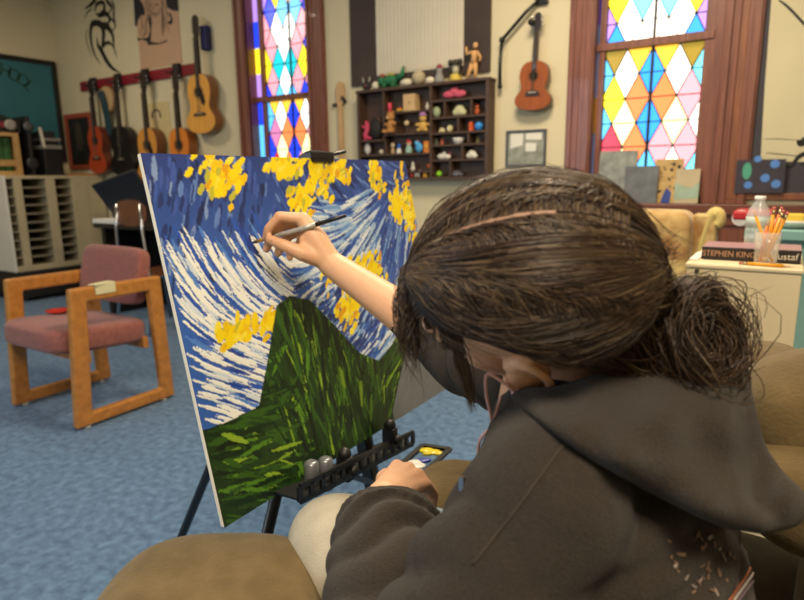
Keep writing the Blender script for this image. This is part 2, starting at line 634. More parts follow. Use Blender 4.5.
def guitar(name, label, cat, cx, ztop, L, top, side, Y=DW, neck='#4a2f1c', pick=True, tilt=0.0, blackish=False, group=None, body_w=0.39):
    """hanging guitar, front towards -Y; cx its centre, ztop the tip of the head, L the full length"""
    k = L / 1.02
    root = thing(name, label, cat, (cx, Y - 0.03, ztop - L), 0, group)
    root.rotation_euler = (0, tilt, 0)
    mt = mat(name + top + '_top', top, 0.5, hex2=top if blackish else None, var=0.12, scale=6, stretch=(16, 1, 1), spec=.3)
    ms = mat(name + side + '_side', side, 0.35, var=0.2, scale=6, coat=0.3)
    mn = mat('neck' + neck, neck, 0.4, var=0.15, scale=20)
    bl = 0.52 * k
    prof = [(0.0, 0.0), (0.12, 0.004), (0.3, 0.035), (0.42, 0.10), (0.46, 0.17), (0.44, 0.25), (0.36, 0.33), (0.31, 0.385), (0.30, 0.42),
            (0.325, 0.50), (0.355, 0.58), (0.36, 0.66), (0.34, 0.75), (0.27, 0.84), (0.16, 0.89), (0.0, 0.90)]
    pts = spline([(a, b, 0) for a, b in prof], 40)
    right = [(p[0] / 0.92 * body_w * k, p[1] / 0.9 * bl) for p in pts]
    poly = right + [(-x, z) for x, z in reversed(right[1:-1])]
    dep = 0.095 * k
    mb = MB(); mb.prism(poly, (0, 0, 0), X_, Z_, dep)           # pushed towards -Y
    body = mb.build('body', ms, root, bevel=0.004, local=True)
    mb = MB(); mb.prism([(x * 0.985, 0.003 + z * 0.988) for x, z in poly], (0, -dep, 0), X_, Z_, 0.002)
    mb.build('top', mt, body, local=True)
    zs = bl * 0.70
    mb = MB()
    mb.lathe([(0.046 * k, 0), (0.046 * k, 0.0035)], (0, -dep, zs), (0, -1, 0), 24)
    mb.build('sound_hole', mat('hole_black', '#0a0706', 0.9), body, local=True)
    mb = MB()
    for j in range(24):
        pass
    ring = [(math.cos(a) * 0.056 * k, math.sin(a) * 0.056 * k) for a in np.linspace(0, 2 * math.pi, 25)]
    mb.tube([(x, -dep - 0.003, zs + z) for x, z in ring], 0.0035 * k, 6)
    mb.build('rosette', m_fret, body, local=True)
    mb = MB()
    zb = bl * 0.30
    mb.prism([(-0.085 * k, 0), (0.085 * k, 0), (0.07 * k, 0.024), (0.03 * k, 0.032), (-0.03 * k, 0.032), (-0.07 * k, 0.024)], (0, -dep, zb), X_, Z_, 0.009)
    br = mb.build('bridge', m_fret, body, local=True)
    mb = MB(); mb.bb((-0.04 * k, -dep - 0.013, zb + 0.018), (0.04 * k, -dep - 0.009, zb + 0.022))
    mb.build('saddle', m_bone, br, local=True)
    if pick:
        mb = MB()
        mb.prism([(0.02 * k, 0.045 * k), (0.05 * k, 0.02 * k), (0.07 * k, -0.02 * k), (0.085 * k, -0.08 * k), (0.06 * k, -0.115 * k), (0.02 * k, -0.075 * k)],
                 (0, -dep - 0.001, zs - 0.01), X_, Z_, 0.003)
        mb.build('pickguard', mat('pickguard', '#1a0f0c', 0.25), body, local=True)
    zn = bl
    zh = L - 0.19 * k
    mb = MB(); mb.prism([(-0.027 * k, zn - 0.02), (0.027 * k, zn - 0.02), (0.022 * k, zh), (-0.022 * k, zh)], (0, -dep + 0.03, 0), X_, Z_, 0.026)
    mb.build('neck', mn, root, bevel=0.006, local=True)
    mb = MB(); mb.prism([(-0.027 * k, zs + 0.045 * k), (0.027 * k, zs + 0.045 * k), (0.022 * k, zh), (-0.022 * k, zh)], (0, -dep + 0.004, 0), X_, Z_, 0.008)
    fb = mb.build('fretboard', m_fret, root, local=True)
    mb = MB()
    for j in range(15):
        z = zs + 0.06 * k + (zh - zs - 0.07 * k) * (1 - 0.944 ** j) / (1 - 0.944 ** 15)
        z = zh - (z - zs - 0.05 * k)
        if z > zs + 0.05 * k:
            mb.bb((-0.023 * k, -dep - 0.006, z), (0.023 * k, -dep - 0.004, z + 0.0015))
    mb.build('fret_wire', m_chrome, fb, local=True)
    mb = MB(); mb.prism([(-0.024 * k, 0), (0.024 * k, 0), (0.038 * k, 0.05 * k), (0.036 * k, 0.17 * k), (0.012 * k, 0.19 * k), (-0.012 * k, 0.19 * k), (-0.036 * k, 0.17 * k), (-0.038 * k, 0.05 * k)],
                        (0, -dep + 0.028, zh), X_, Z_, 0.016)
    hd = mb.build('headstock', mat('headstock' + neck, '#24160f', 0.35), root, bevel=0.003, local=True)
    for sx in (-1, 1):
        for j in range(3):
            mb = MB()
            z = zh + (0.055 + 0.045 * j) * k
            mb.tube([(sx * 0.03 * k, -dep + 0.02, z), (sx * 0.052 * k, -dep + 0.02, z)], 0.003, 6)
            mb.ell((sx * 0.056 * k, -dep + 0.02, z), (0.006, 0.004, 0.009), None, 8, 6)
            mb.build('tuner', m_chrome, hd, local=True)
    mb = MB()
    for j in range(6):
        x = (j - 2.5) * 0.0068 * k
        mb.tube([(x, -dep - 0.013, zb + 0.02), (x * 0.8, -dep - 0.009, zh)], 0.0008, 4)
    mb.build('strings', mat('string_steel', '#5a5248', 0.6, metal=.4), root, local=True)
    return root


def wp(px, py, off=0.0):
    return onY(px, py, DW - off)


ztop5 = wp(199, 12)[2]
GG = 'guitars hanging on the red rail'
g5 = wp(199, 70, 0.1)
guitar('acoustic_guitar', 'blond acoustic guitar hung highest on the wall, at the right end of the red rail', 'guitar', g5[0], wp(199, 14, 0.1)[2], 0.99,
       '#d79a45', '#7a4a22', neck='#2c1c12', group=GG)
gs = [(94, 79, 174, 105, '#a8431f', '#5e2313', 'small red-brown guitar at the left end of the red rail, beside the red-framed picture', False, 0.34),
      (119, 77, 176, 100, '#151312', '#0c0b0b', 'black acoustic guitar hanging second from the left on the red rail', False, 0.43),
      (147, 71, 185, 100, '#c98a3c', '#6e3f1c', 'honey coloured acoustic guitar in the middle of the row, over the cream poster', True, 0.36),
      (179, 71, 185, 100, '#cf7a2c', '#8a4c1c', 'orange classical guitar hanging just below and left of the highest guitar', False, 0.36)]
for (px, y0, y1, L, top, side, lab, pk, bw) in gs:
    a, b = wp(px - 4, y0, 0.1), wp(px - 1, y1, 0.1)
    guitar('acoustic_guitar', lab, 'guitar', a[0], a[2], a[2] - b[2], top, side, pick=pk, blackish=(top == '#151312'), group=GG, body_w=bw, neck='#2a1a10')
# blue strap pouch by the highest guitar
q = wp(204, 38, 0.05)
o = MB(); o.bb((q[0] - 0.035, DW - 0.07, q[2] - 0.1), (q[0] + 0.05, DW - 0.005, q[2] + 0.1))
o = o.build('cloth_pouch', mat('blue_cloth', '#26264f', 0.85, var=0.2), bevel=0.012)
tag(o, 'dark blue cloth pouch behind the neck of the highest guitar', 'pouch')

a, b = wp(82, 87), wp(196, 73)
rail = thing('guitar_rail', 'long dark red wooden rail on the back wall that guitars hang from', 'rail', (a[0], DW, 2.13))
mb = MB(); mb.bb((a[0], DW - 0.022, 2.09), (b[0], DW, 2.185))
mb.build('board', m_rail, rail, bevel=0.003)
for px in (94, 119, 147, 179):
    x = wp(px - 3.5, 80, 0.06)[0]
    mb = MB()
    mb.bb((x - 0.045, DW - 0.05, 2.07), (x + 0.045, DW - 0.02, 2.2))
    mb.tube([(x - 0.035, DW - 0.03, 2.11), (x - 0.035, DW - 0.13, 2.12)], 0.008, 8)
    mb.tube([(x + 0.035, DW - 0.03, 2.11), (x + 0.035, DW - 0.13, 2.12)], 0.008, 8)
    mb.build('hanger', m_darkfelt, rail)

# tambourine and teal strap hanging between the first two guitars
q = wp(104, 99, 0.1)
t = thing('tambourine', 'tan hand drum hanging between the red-brown and the black guitar', 'drum', (q[0], DW - 0.06, q[2]))
mb = MB(); mb.lathe([(0.125, 0), (0.13, 0.05)], (q[0], DW - 0.026, q[2]), (0, -1, 0), 28)
mb.build('shell', mat('tan_wood', '#8d6a42', 0.5, var=0.15), t)
mb = MB(); mb.lathe([(0.12, 0.05), (0.12, 0.054)], (q[0], DW - 0.026, q[2]), (0, -1, 0), 28)
mb.build('skin', mat('drum_skin', '#b79a6e', 0.6, var=0.08), t)
s0 = [wp(100, 92, 0.10), wp(104, 104, 0.10), wp(107.5, 120, 0.06), wp(109.5, 138, 0.03)]
mb = MB(); mb.tube(spline(s0, 14), 0.05, 8, flat=0.16, up=(0, 1, 0))
tag(mb.build('guitar_strap', mat('teal_strap', '#1d3a44', 0.8, var=0.2)), 'dark teal strap hanging beside the black guitar', 'strap')

# loose guitar neck left of the toy shelf
q0, q1 = wp(341, 82), wp(345, 165)
t = thing('bare_guitar_neck', 'pale bare wooden guitar neck hanging left of the toy shelf', 'guitar neck', (q0[0], DW, q1[2]))
mn = mat('pale_maple', '#c09a6c', 0.45, var=0.1, scale=10)
mb = MB(); mb.bb((q0[0] - 0.018, DW - 0.035, q1[2] - 0.15), (q0[0] + 0.02, DW - 0.012, q0[2] - 0.16))
mb.build('neck', mn, t, bevel=0.006)
mb = MB(); mb.prism([(-0.025, -0.17), (0.03, -0.17), (0.042, -0.12), (0.038, -0.02), (0.01, 0.0), (-0.02, -0.01), (-0.035, -0.06)], (q0[0], DW - 0.012, q0[2]), X_, Z_, 0.02)
mb.build('headstock', mn, t, bevel=0.004)
mb = MB(); mb.bar((q0[0] - 0.07, DW - 0.02, q0[2] - 0.17), (q0[0] + 0.05, DW - 0.02, q0[2] - 0.15), 0.02, 0.02)
mb.tube([(q0[0] + 0.04, DW, q0[2] - 0.15), (q0[0] + 0.04, DW - 0.05, q0[2] - 0.12)], 0.012, 8)
mb.build('wall_hook', m_black, t)

# ukulele
a, b = wp(537, 13, 0.05), wp(533, 111, 0.05)
guitar('ukulele', 'small brown ukulele hanging on the wall left of the right window', 'ukulele', (a[0] + b[0]) / 2, a[2], a[2] - b[2], '#8f4a1c', '#5e2d12',
       neck='#6b4426', pick=False, body_w=0.42, tilt=0.03)
x = wp(536, 18)[0]
mb = MB(); mb.tube([(x, DW, a[2] - 0.06), (x, DW - 0.09, a[2] - 0.055)], 0.02, 8)
tag(mb.build('wall_hanger', m_black), 'black wall hanger holding the small ukulele', 'hanger')

# swing-arm bracket
pts = [wp(538, 1, 0.03), wp(526, 12, 0.05), wp(502, 40, 0.05), wp(500, 62, 0.05), wp(500, 86, 0.05)]
t = thing('wall_bracket', 'thin black folding bracket arm on the wall left of the ukulele', 'bracket', pts[0])
mb = MB(); mb.tube([pts[0], pts[1], pts[2]], 0.011, 8); mb.build('upper_arm', m_black, t)
mb = MB(); mb.tube([pts[2], pts[3], pts[4]], 0.011, 8); mb.ell(pts[4], 0.018, None, 8, 6); mb.build('lower_arm', m_black, t)
mb = MB(); mb.box(pts[0] + np.array([0.02, 0.015, 0.05]), (0.08, 0.03, 0.14)); mb.build('mount', m_black, t, bevel=0.004)
mb = MB(); mb.ell(pts[2], 0.02, None, 10, 8); mb.build('joint', m_black, t)


# ------------------------------------------------------------------ pictures and posters
def picture(name, label, cat, p0, p1, mats_frame, fw, draw, mback, depth=0.02, axis='Y', glassy=False):
    """frame on the back wall with its corners seen at p0 (top left) and p1 (bottom right) in wall metres (x,z)"""
    x0, z1 = p0
    x1, z0 = p1
    t = thing(name, label, cat, ((x0 + x1) / 2, DW, z0))
    if mats_frame:
        mb = MB()
        mb.bb((x0, DW - depth, z0), (x0 + fw, DW, z1)); mb.bb((x1 - fw, DW - depth, z0), (x1, DW, z1))
        mb.bb((x0 + fw, DW - depth, z1 - fw), (x1 - fw, DW, z1)); mb.bb((x0 + fw, DW - depth, z0), (x1 - fw, DW, z0 + fw))
        mb.build('frame', mats_frame, t, bevel=0.003)
    mb = MB(); mb.bb((x0 + fw * 0.8, DW - depth * 0.45, z0 + fw * 0.8), (x1 - fw * 0.8, DW - 0.001, z1 - fw * 0.8))
    sh = mb.build('sheet', mback, t)
    if draw:
        draw(t, x0, x1, z0, z1, DW - depth * 0.45)
    return t


def flat(t, name, polys, Y, m, thick=0.0012):
    mb = MB()
    for p in polys:
        mb.prism(p, (0, Y, 0), X_, Z_, thick)
    return mb.build(name, m, t)


def ribbon(path, w):
    """closed outline of a stroke along path of (x,z), width list w"""
    P = [np.array(p) for p in path]
    l, r = [], []
    for i in range(len(P)):
        d = P[min(i + 1, len(P) - 1)] - P[max(i - 1, 0)]
        d = d / (np.linalg.norm(d) + 1e-9)
        n = np.array([-d[1], d[0]])
        l.append(P[i] + n * w[i]); r.append(P[i] - n * w[i])
    return [tuple(p) for p in l + r[::-1]]


# red-framed dark picture low on the left
q0, q1 = wp(65, 115), wp(93, 172)
def draw_dark(t, x0, x1, z0, z1, Y):
    cx, cz = (x0 + x1) / 2 - 0.02, (z0 + z1) / 2
    flat(t, 'figure', [[(cx + 0.07 * math.cos(a), cz + 0.05 + 0.16 * math.sin(a)) for a in np.linspace(0, 2 * math.pi, 14)[:-1]]], Y, mat('dim_figure', '#3a342a', 0.6))
picture('framed_picture', 'dark picture in a thin red-orange frame low in the left corner behind the red-brown guitar', 'picture', (q0[0], q0[2]), (q1[0] + 0.1, q1[2] + 0.03),
        mat('red_orange_frame', '#9a4630', 0.5), 0.05, draw_dark, mat('dark_print', '#1d1a14', 0.5, var=0.5, scale=9))

# tribal drawing on the wall
m_ink = mat('black_ink', '#100e0c', 0.7)
def tw(zx, zy):
    q = onY(70 + zx / 8, zy / 8, DW)
    return (q[0], q[2])
strokes = [([(405, 585), (340, 545), (290, 480), (255, 410), (225, 360), (215, 300)], [.002, .02, .028, .03, .02, .004]),
           ([(250, 520), (205, 450), (175, 360), (165, 260), (180, 190), (215, 175)], [.002, .012, .018, .024, .03, .02]),
           ([(160, 230), (200, 185), (250, 200), (270, 260), (265, 330), (255, 400)], [.01, .03, .035, .03, .025, .01]),
           ([(260, 200), (310, 225), (345, 290), (350, 370), (380, 465)], [.03, .03, .02, .014, .002]),
           ([(265, 370), (290, 345), (320, 345), (345, 375)], [.02, .018, .015, .003]),
           ([(200, 90), (215, 35), (265, 20), (275, 80), (235, 120), (205, 105)], [.01, .018, .02, .022, .02, .004]),
           ([(230, 130), (290, 110), (320, 150), (300, 190), (270, 170)], [.02, .024, .02, .012, .003]),
           ([(120, 70), (165, 40), (200, 0), (210, -40)], [.004, .018, .022, .02]),
           ([(120, 150), (140, 100), (180, 70)], [.002, .008, .006]),
           ([(310, 110), (335, 60), (300, 10), (290, -40)], [.004, .016, .02, .02]),
           ([(360, 180), (350, 120), (355, 60), (335, 0)], [.012, .014, .012, .01]),
           ([(345, 250), (365, 200), (340, 160), (300, 130)], [.003, .012, .012, .004]),
           ([(180, 460), (150, 380), (130, 300), (140, 230)], [.002, .005, .006, .003])]
ws = []
for path, wd in strokes:
    P = spline([np.array([*tw(*p), 0]) for p in path], 22)
    wl = np.interp(np.linspace(0, 1, 22), np.linspace(0, 1, len(wd)), wd)
    ws.append(ribbon([(p[0], p[1]) for p in P], wl))
mb = MB()
for i, r in enumerate(ws):
    n = len(r) // 2
    vs = [np.array([p[0], DW - 0.0015 - 0.0002 * i, p[1]]) for p in r]
    mb.add(vs, [(j, j + 1, 2 * n - 2 - j, 2 * n - 1 - j) for j in range(n - 1)])
tag(mb.build('wall_drawing', m_ink), 'tall black tribal swirl drawing on the wall above the rail, left of the pink poster', 'drawing')

# pink poster with a line portrait
def pp(zx, zy, off=0.0):
    q = onY(130 + zx / 8, zy / 8, DW - off)
    return q
x0, x1 = pp(40, 0)[0], pp(405, 300)[0]
zb, zt = pp(90, 560)[2], 2.95
t = thing('portrait_poster', 'pinkish poster with a dark line portrait of a long-haired woman, above the red rail', 'poster', ((x0 + x1) / 2, DW, zb))
mb = MB(); mb.bb((x0, DW - 0.006, zb), (x1, DW - 0.001, zt))
mb.build('paper', mat('pink_paper', '#bb977a', 0.7, var=0.04, scale=3), t)
polys = []
for P in ([(30, -60), (90, -60), (85, 0), (110, 40), (125, 90), (120, 130), (95, 120), (70, 160), (60, 210), (45, 210)],
          [(280, -60), (385, -60), (392, 90), (345, 85), (320, 70), (300, 60)],
          [(60, 300), (90, 310), (150, 300), (165, 240), (150, 160), (160, 110), (180, 180), (175, 230), (172, 335), (240, 345), (300, 320), (300, 335), (245, 355), (150, 362), (140, 335), (100, 315), (70, 330)],
          [(255, 60), (268, 100), (272, 200), (265, 280), (258, 200), (262, 120)],
          [(300, 100), (330, 110), (345, 150), (345, 190), (325, 200), (300, 175), (325, 170), (330, 140)],
          [(178, 105), (195, 115), (220, 110), (222, 100), (200, 106)],
          [(160, 40), (178, 32), (180, 40), (165, 48)], [(205, 38), (228, 32), (230, 42), (210, 46)]):
    polys.append([(pp(a, b)[0], pp(a, b)[2]) for a, b in P][::-1])
for path, wd in (([(150, -60), (135, 20), (150, 110), (130, 190), (140, 260), (100, 300)], [.004, .006, .005, .006, .004, .002]),
                 ([(170, -40), (160, 20), (168, 90), (175, 160)], [.002, .004, .004, .002]),
                 ([(240, -50), (262, 20), (268, 110), (285, 200), (270, 290)], [.003, .006, .006, .005, .002]),
                 ([(270, 0), (295, 90), (300, 190), (320, 260)], [.002, .004, .004, .002]),
                 ([(90, 130), (105, 210), (80, 280)], [.003, .004, .002]), ([(100, 200), (125, 240), (110, 290)], [.002, .004, .002]),
                 ([(170, 80), (190, 122), (215, 128), (240, 100), (252, 50)], [.001, .003, .003, .003, .001]),
                 ([(196, 48), (190, 76), (202, 82)], [.001, .0025, .001])):
    P = spline([np.array([pp(*p)[0], pp(*p)[2], 0]) for p in path], 16)
    r = ribbon([(p[0], p[1]) for p in P], np.interp(np.linspace(0, 1, 16), np.linspace(0, 1, len(wd)), wd))
    for j in range(15):
        polys.append([r[j], r[j + 1], r[30 - j], r[31 - j]])
flat(t, 'ink', polys, DW - 0.006, mat('poster_ink', '#221d22', 0.7))

# cream poster behind the honey guitar
q0, q1 = wp(144, 104), wp(171, 165)
def draw_ring(t, x0, x1, z0, z1, Y):
    c = wp(157, 116)
    mb = MB()
    ang = np.linspace(-0.3, math.pi + 0.3, 18)
    mb.tube([(c[0] + 0.062 * math.cos(a), Y - 0.004, c[2] + 0.055 * math.sin(a)) for a in ang], 0.008, 6)
    mb.build('arc', mat('brown_ink', '#3a2c18', 0.7), t)
    mb = MB(); mb.lathe([(0.05, 0), (0.05, 0.003)], (c[0], Y, c[2]), (0, -1, 0), 20)
    mb.build('disc', mat('cream_disc', '#d6c29a', 0.7), t)
    c = wp(158, 142)
    flat(t, 'figure', [[(c[0] - 0.05, c[2] - 0.25), (c[0] + 0.08, c[2] - 0.25), (c[0] + 0.05, c[2] + 0.1), (c[0] - 0.04, c[2] + 0.1)]], Y, mat('plum_patch', '#2d1c22', 0.6))  # flat dark plum quad low on the sheet
picture('cream_poster', 'cream paper poster with a dark ring and plum patch behind the honey guitar', 'poster', (q0[0], q0[2]), (q1[0] + 0.05, q1[2]), None, 0.0, draw_ring,
        mat('cream_paper', '#c9b684', 0.7, var=0.05), 0.008)

# framed SCHOOL poster on the left wall
def lwp(px, py, off=0.0):
    return onX(px, py, LW + off)
a, b = lwp(54, 62), lwp(61, 153)
y1, z1, z0 = a[1], a[2], b[2] - 0.1
y0 = y1 - 1.15
t = thing('school_poster', 'teal poster with curved green lettering in a black frame on the left wall', 'poster', (LW, (y0 + y1) / 2, z0))
mb = MB(); fw = 0.05
for p, q in (((LW, y0, z0), (LW + 0.03, y0 + fw, z1)), ((LW, y1 - fw, z0), (LW + 0.03, y1, z1)), ((LW, y0 + fw, z1 - fw), (LW + 0.03, y1 - fw, z1)), ((LW, y0 + fw, z0), (LW + 0.03, y1 - fw, z0 + fw))):
    mb.bb(p, q)
mb.build('frame', m_blackplastic, t, bevel=0.003)
mb = MB(); mb.bb((LW + 0.001, y0 + 0.03, z0 + 0.03), (LW + 0.015, y1 - 0.03, z1 - 0.03))
mb.build('sheet', mat('teal_print', '#2c6873', 0.5, var=0.06, scale=3), t)
mb = MB()
letters = [('S', -14, 64, 0.05), ('C', -4, 68.5, -0.02), ('H', 5.5, 71, -0.22), ('O', 14, 75.5, -0.4), ('O', 22.5, 80.5, -0.6), ('L', 29, 86, -0.8)]
for ch, px, py, an in letters:
    q = lwp(px, py, 0.017)
    ey = np.array([0, -math.sin(an), math.cos(an)]); ex = np.array([0, math.cos(an), math.sin(an)])
    add_text(mb, ch, 0.17, q, ex, ey)
mb.build('lettering', mat('green_ink', '#17442c', 0.6), t)
q = lwp(-4, 100, 0.015)
mb = MB(); mb.prism([(q[1] + 0.3 * math.cos(a), z0 + 0.05 + max(0, 0.42 * math.sin(a))) for a in np.linspace(0, math.pi, 16)], (LW + 0.015, 0, 0), Y_, Z_, 0.0015)
mb.build('green_patch', mat('dark_green_ink', '#1b2a1a', 0.6), t)

# dark pinboard with striped cream sheet
q0, q1 = wp(353, 85), wp(491, 70)
x0, x1, zb = q0[0], q1[0], wp(353, 92)[2]
zb = 1.83
t = thing('pin_board', 'dark brown board with a cream striped sheet on it above the toy shelf', 'board', ((x0 + x1) / 2, DW, zb))
mb = MB(); mb.bb((x0, DW - 0.022, zb), (x1, DW - 0.002, 3.0))
mb.build('board', mat('dark_board', '#3b2e28', 0.7, var=0.15, scale=6, bump=0.05), t, bevel=0.003)
s0, s1 = wp(377, 74, 0.03), wp(462, 60, 0.03)
mb = MB()
n = 22
for i in range(n):
    xa = s0[0] + (s1[0] - s0[0]) * i / n; xb = s0[0] + (s1[0] - s0[0]) * (i + 0.86) / n
    mb.bb((xa, DW - 0.03, s0[2] + 0.0), (xb, DW - 0.02, 2.95))
mb.bb((s0[0] - 0.004, DW - 0.026, s0[2] - 0.012), (s1[0] + 0.008, DW - 0.019, 2.955))
mb.build('sheet', mat('cream_sheet', '#cfc6b2', 0.7, var=0.05, scale=4), t)

# small framed picture above the head
q0, q1 = wp(507, 131), wp(546, 163)
def draw_col(t, x0, x1, z0, z1, Y):
    c = ((x0 + x1) / 2, (z0 + z1) / 2)
    flat(t, 'pale_patch', [[(c[0] + 0.0, c[1] - 0.02), (c[0] + 0.07, c[1] - 0.02), (c[0] + 0.07, c[1] + 0.03), (c[0] + 0.0, c[1] + 0.035)],
                           [(x0 + 0.03, c[1] + 0.0), (c[0] - 0.02, c[1] + 0.02), (c[0] - 0.02, z1 - 0.02), (x0 + 0.03, z1 - 0.02)],
                           [(c[0] + 0.0, c[1] + 0.055), (x1 - 0.03, c[1] + 0.05), (x1 - 0.03, z1 - 0.02), (c[0] + 0.0, z1 - 0.02)]], Y, mat('pale_print', '#d9d6c8', 0.6))
picture('framed_photo', 'small collage in a dark grey frame on the wall under the ukulele', 'picture', (q0[0], q0[2]), (q1[0], q1[2] - 0.02), mat('grey_frame', '#3f4348', 0.4), 0.014, draw_col,
        mat('collage_print', '#8b8c80', 0.6, var=0.35, scale=18))

# big framed board at the far right with a brush drawing
q0, q1 = wp(737, 195), wp(732, 188)
x0 = wp(742, 100)[0]; zb = wp(735, 193)[2]
t = thing('framed_board', 'large wood-framed dark board with a cream brush drawing, right of the window', 'board', (x0 + 0.4, DW, zb))
mb = MB(); fw = 0.035
x1 = 0.75
mb.bb((x0 - fw, DW - 0.03, zb - fw), (x0, DW, 2.95)); mb.bb((x0, DW - 0.03, zb - fw), (x1, DW, zb)); mb.bb((x1, DW - 0.03, zb - fw), (x1 + fw, DW, 2.95))
mb.build('frame', mat('orange_wood', '#8a5230', 0.45, hex2='#70402a', scale=6, stretch=(8, 8, 1)), t, bevel=0.004)
mb = MB(); mb.bb((x0, DW - 0.012, zb), (x1, DW, 2.95))
mb.build('backing', mat('charcoal_board', '#38343a', 0.7, var=0.1), t)
s0 = wp(760, 165, 0.015)
mb = MB()
xl_b, xl_t = wp(760, 166, 0.013)[0], wp(768, 2, 0.013)[0]
mb.prism([(xl_b, s0[2] + 0.02), (xl_b + 0.5, s0[2] - 0.0), (xl_b + 0.5, 2.6), (xl_t, 2.6), ((xl_b + xl_t) / 2 + 0.004, 1.6)], (0, DW - 0.012, 0), X_, Z_, 0.002)
mb.build('sheet', mat('cream_sheet_b', '#c6bb98', 0.7, var=0.05, scale=3), t)
Yd = DW - 0.0142
mb = MB()
def q2(px, py):
    q = onY(px, py, Yd); return np.array([q[0], q[2], 0])
for path, wd in (([(786, 167), (792, 166), (796, 160), (800, 156), (806, 153)], [.004, .008, .01, .012, .012]),
                 ([(797, 140), (801, 143), (808, 139), (815, 132)], [.004, .02, .022, .02]),
                 ([(800, 165), (806, 163), (812, 163)], [.004, .008, .008]),
                 ([(779, 0), (789, 8), (806, 26)], [.004, .006, .006]),
                 ([(764, 139), (780, 139), (796, 140)], [.0015, .002, .0015]), ([(766, 153), (778, 154), (797, 156)], [.002, .003, .002])):
    P = spline([q2(*p) for p in path], 14)
    r = ribbon([(p[0], p[1]) for p in P], np.interp(np.linspace(0, 1, 14), np.linspace(0, 1, len(wd)), wd))
    n = len(r) // 2
    mb.add([np.array([p[0], Yd, p[1]]) for p in r], [(j, j + 1, 2 * n - 2 - j, 2 * n - 1 - j) for j in range(n - 1)])
mb.build('brush_drawing', m_ink, t)

# feather canvas leaning on the board
q0, q1 = wp(737, 160, 0.06), wp(783, 191, 0.05)
t = thing('feather_canvas', 'small dark canvas with blue spots and a green feather, right of the window', 'canvas', (q0[0], DW - 0.04, q1[2]))
mb = MB(); mb.bb((q0[0], DW - 0.05, zb + 0.001), (q1[0], DW - 0.032, q0[2]))
mb.build('canvas', mat('dark_plum', '#37313b', 0.7, var=0.2, scale=12), t)
mb = MB()
for px, py, r in ((775, 164, .02), (765, 178, .02), (776, 184, .02), (748, 185, .018), (758, 159, .016)):
    q = onY(px, py, DW - 0.05)
    mb.lathe([(r * 1.1, 0), (r * 1.1, 0.001)], (q[0], DW - 0.05, q[2]), (0, -1, 0), 14)
mb.build('blue_spot', mat('spot_blue', '#4f7fc4', 0.6), t)
q = onY(747, 171, DW - 0.05)
flat(t, 'feather', [[(q[0] + 0.022 * math.sin(a) * (1 if a < math.pi else 1), q[2] + 0.045 * math.cos(a)) for a in np.linspace(0, 2 * math.pi, 13)[:-1]][::-1]], DW - 0.05, mat('feather_green', '#4a9a80', 0.6))

# small canvases on the sill of window_2
def sill_canvas(label, p0, p1, y, m, draw=None, tilt=0.12):
    a, b = onY(*p0, y), onY(*p1, y)
    zb = 0.986
    h = a[2] - zb
    t = thing('small_canvas', label, 'canvas', ((a[0] + b[0]) / 2, y, zb))
    t.rotation_euler = (-tilt, 0, 0)
    w2 = (b[0] - a[0]) / 2
    mb = MB(); mb.bb((-w2, 0, 0), (w2, 0.016, h)); mb.build('canvas', m, t, local=True)
    if draw:
        draw(t, w2, h)
    return t


def d_flower(t, w, h):
    mb = MB()
    for x, z, r in ((-0.03, 0.05, .018), (0.02, 0.03, .012)):
        mb.lathe([(r, 0), (r, 0.001)], (x, 0, z), (0, -1, 0), 12)
    mb.build('pink_dab', mat('pink_dab', '#d8698c', 0.6), t, local=True)


def d_gold(t, w, h):
    random.seed(4)
    mb = MB()
    for _ in range(26):
        x, z, r = random.uniform(-w + .01, w - .01), random.uniform(.05, h - .01), random.uniform(.004, .011)
        mb.lathe([(r, 0), (r, 0.001)], (x, 0, z), (0, -1, 0), 8)
    mb.build('black_spot', mat('spot_black', '#1a1410', 0.6), t, local=True)
    mb = MB(); mb.prism([(-.03, .0), (.02, .0), (.025, .06), (.0, .09), (-.02, .05)], (0, 0, 0), X_, Z_, 0.002)
    mb.build('blue_patch', mat('patch_blue', '#2a3f86', 0.6, var=0.3), t, local=True)


def d_land(t, w, h):
    mb = MB(); mb.prism([(-w, .02), (w, .03), (w, h * .62), (w * .4, h * .45), (-w * .2, h * .5), (-w, h * .6)], (0, 0, 0), X_, Z_, 0.001)
    mb.build('green_hills', mat('hills_green', '#8b9c80', 0.6, hex2='#a0b6a6', scale=14), t, local=True)


sill_canvas('grey misty small canvas at the back left of the window sill', (594, 151), (634, 195), DW + 0.03, mat('mist', '#9a9d94', 0.7, hex2='#6e7270', scale=18), d_flower)
sill_canvas('dark grey blank-looking small canvas in front on the window sill', (625, 166), (656, 199), DW - 0.02, mat('slate', '#55595c', 0.7, hex2='#6d7174', scale=14))
sill_canvas('gold small canvas with black spots and a blue patch on the window sill', (655, 159), (680, 198), DW + 0.01, mat('gold_paint', '#a8854a', 0.6, hex2='#c3a368', scale=20), d_gold)
sill_canvas('tan and green landscape small canvas at the right end of the window sill', (676, 169), (698, 197), DW + 0.0, mat('tan_paint', '#b7a684', 0.6, var=0.08), d_land)
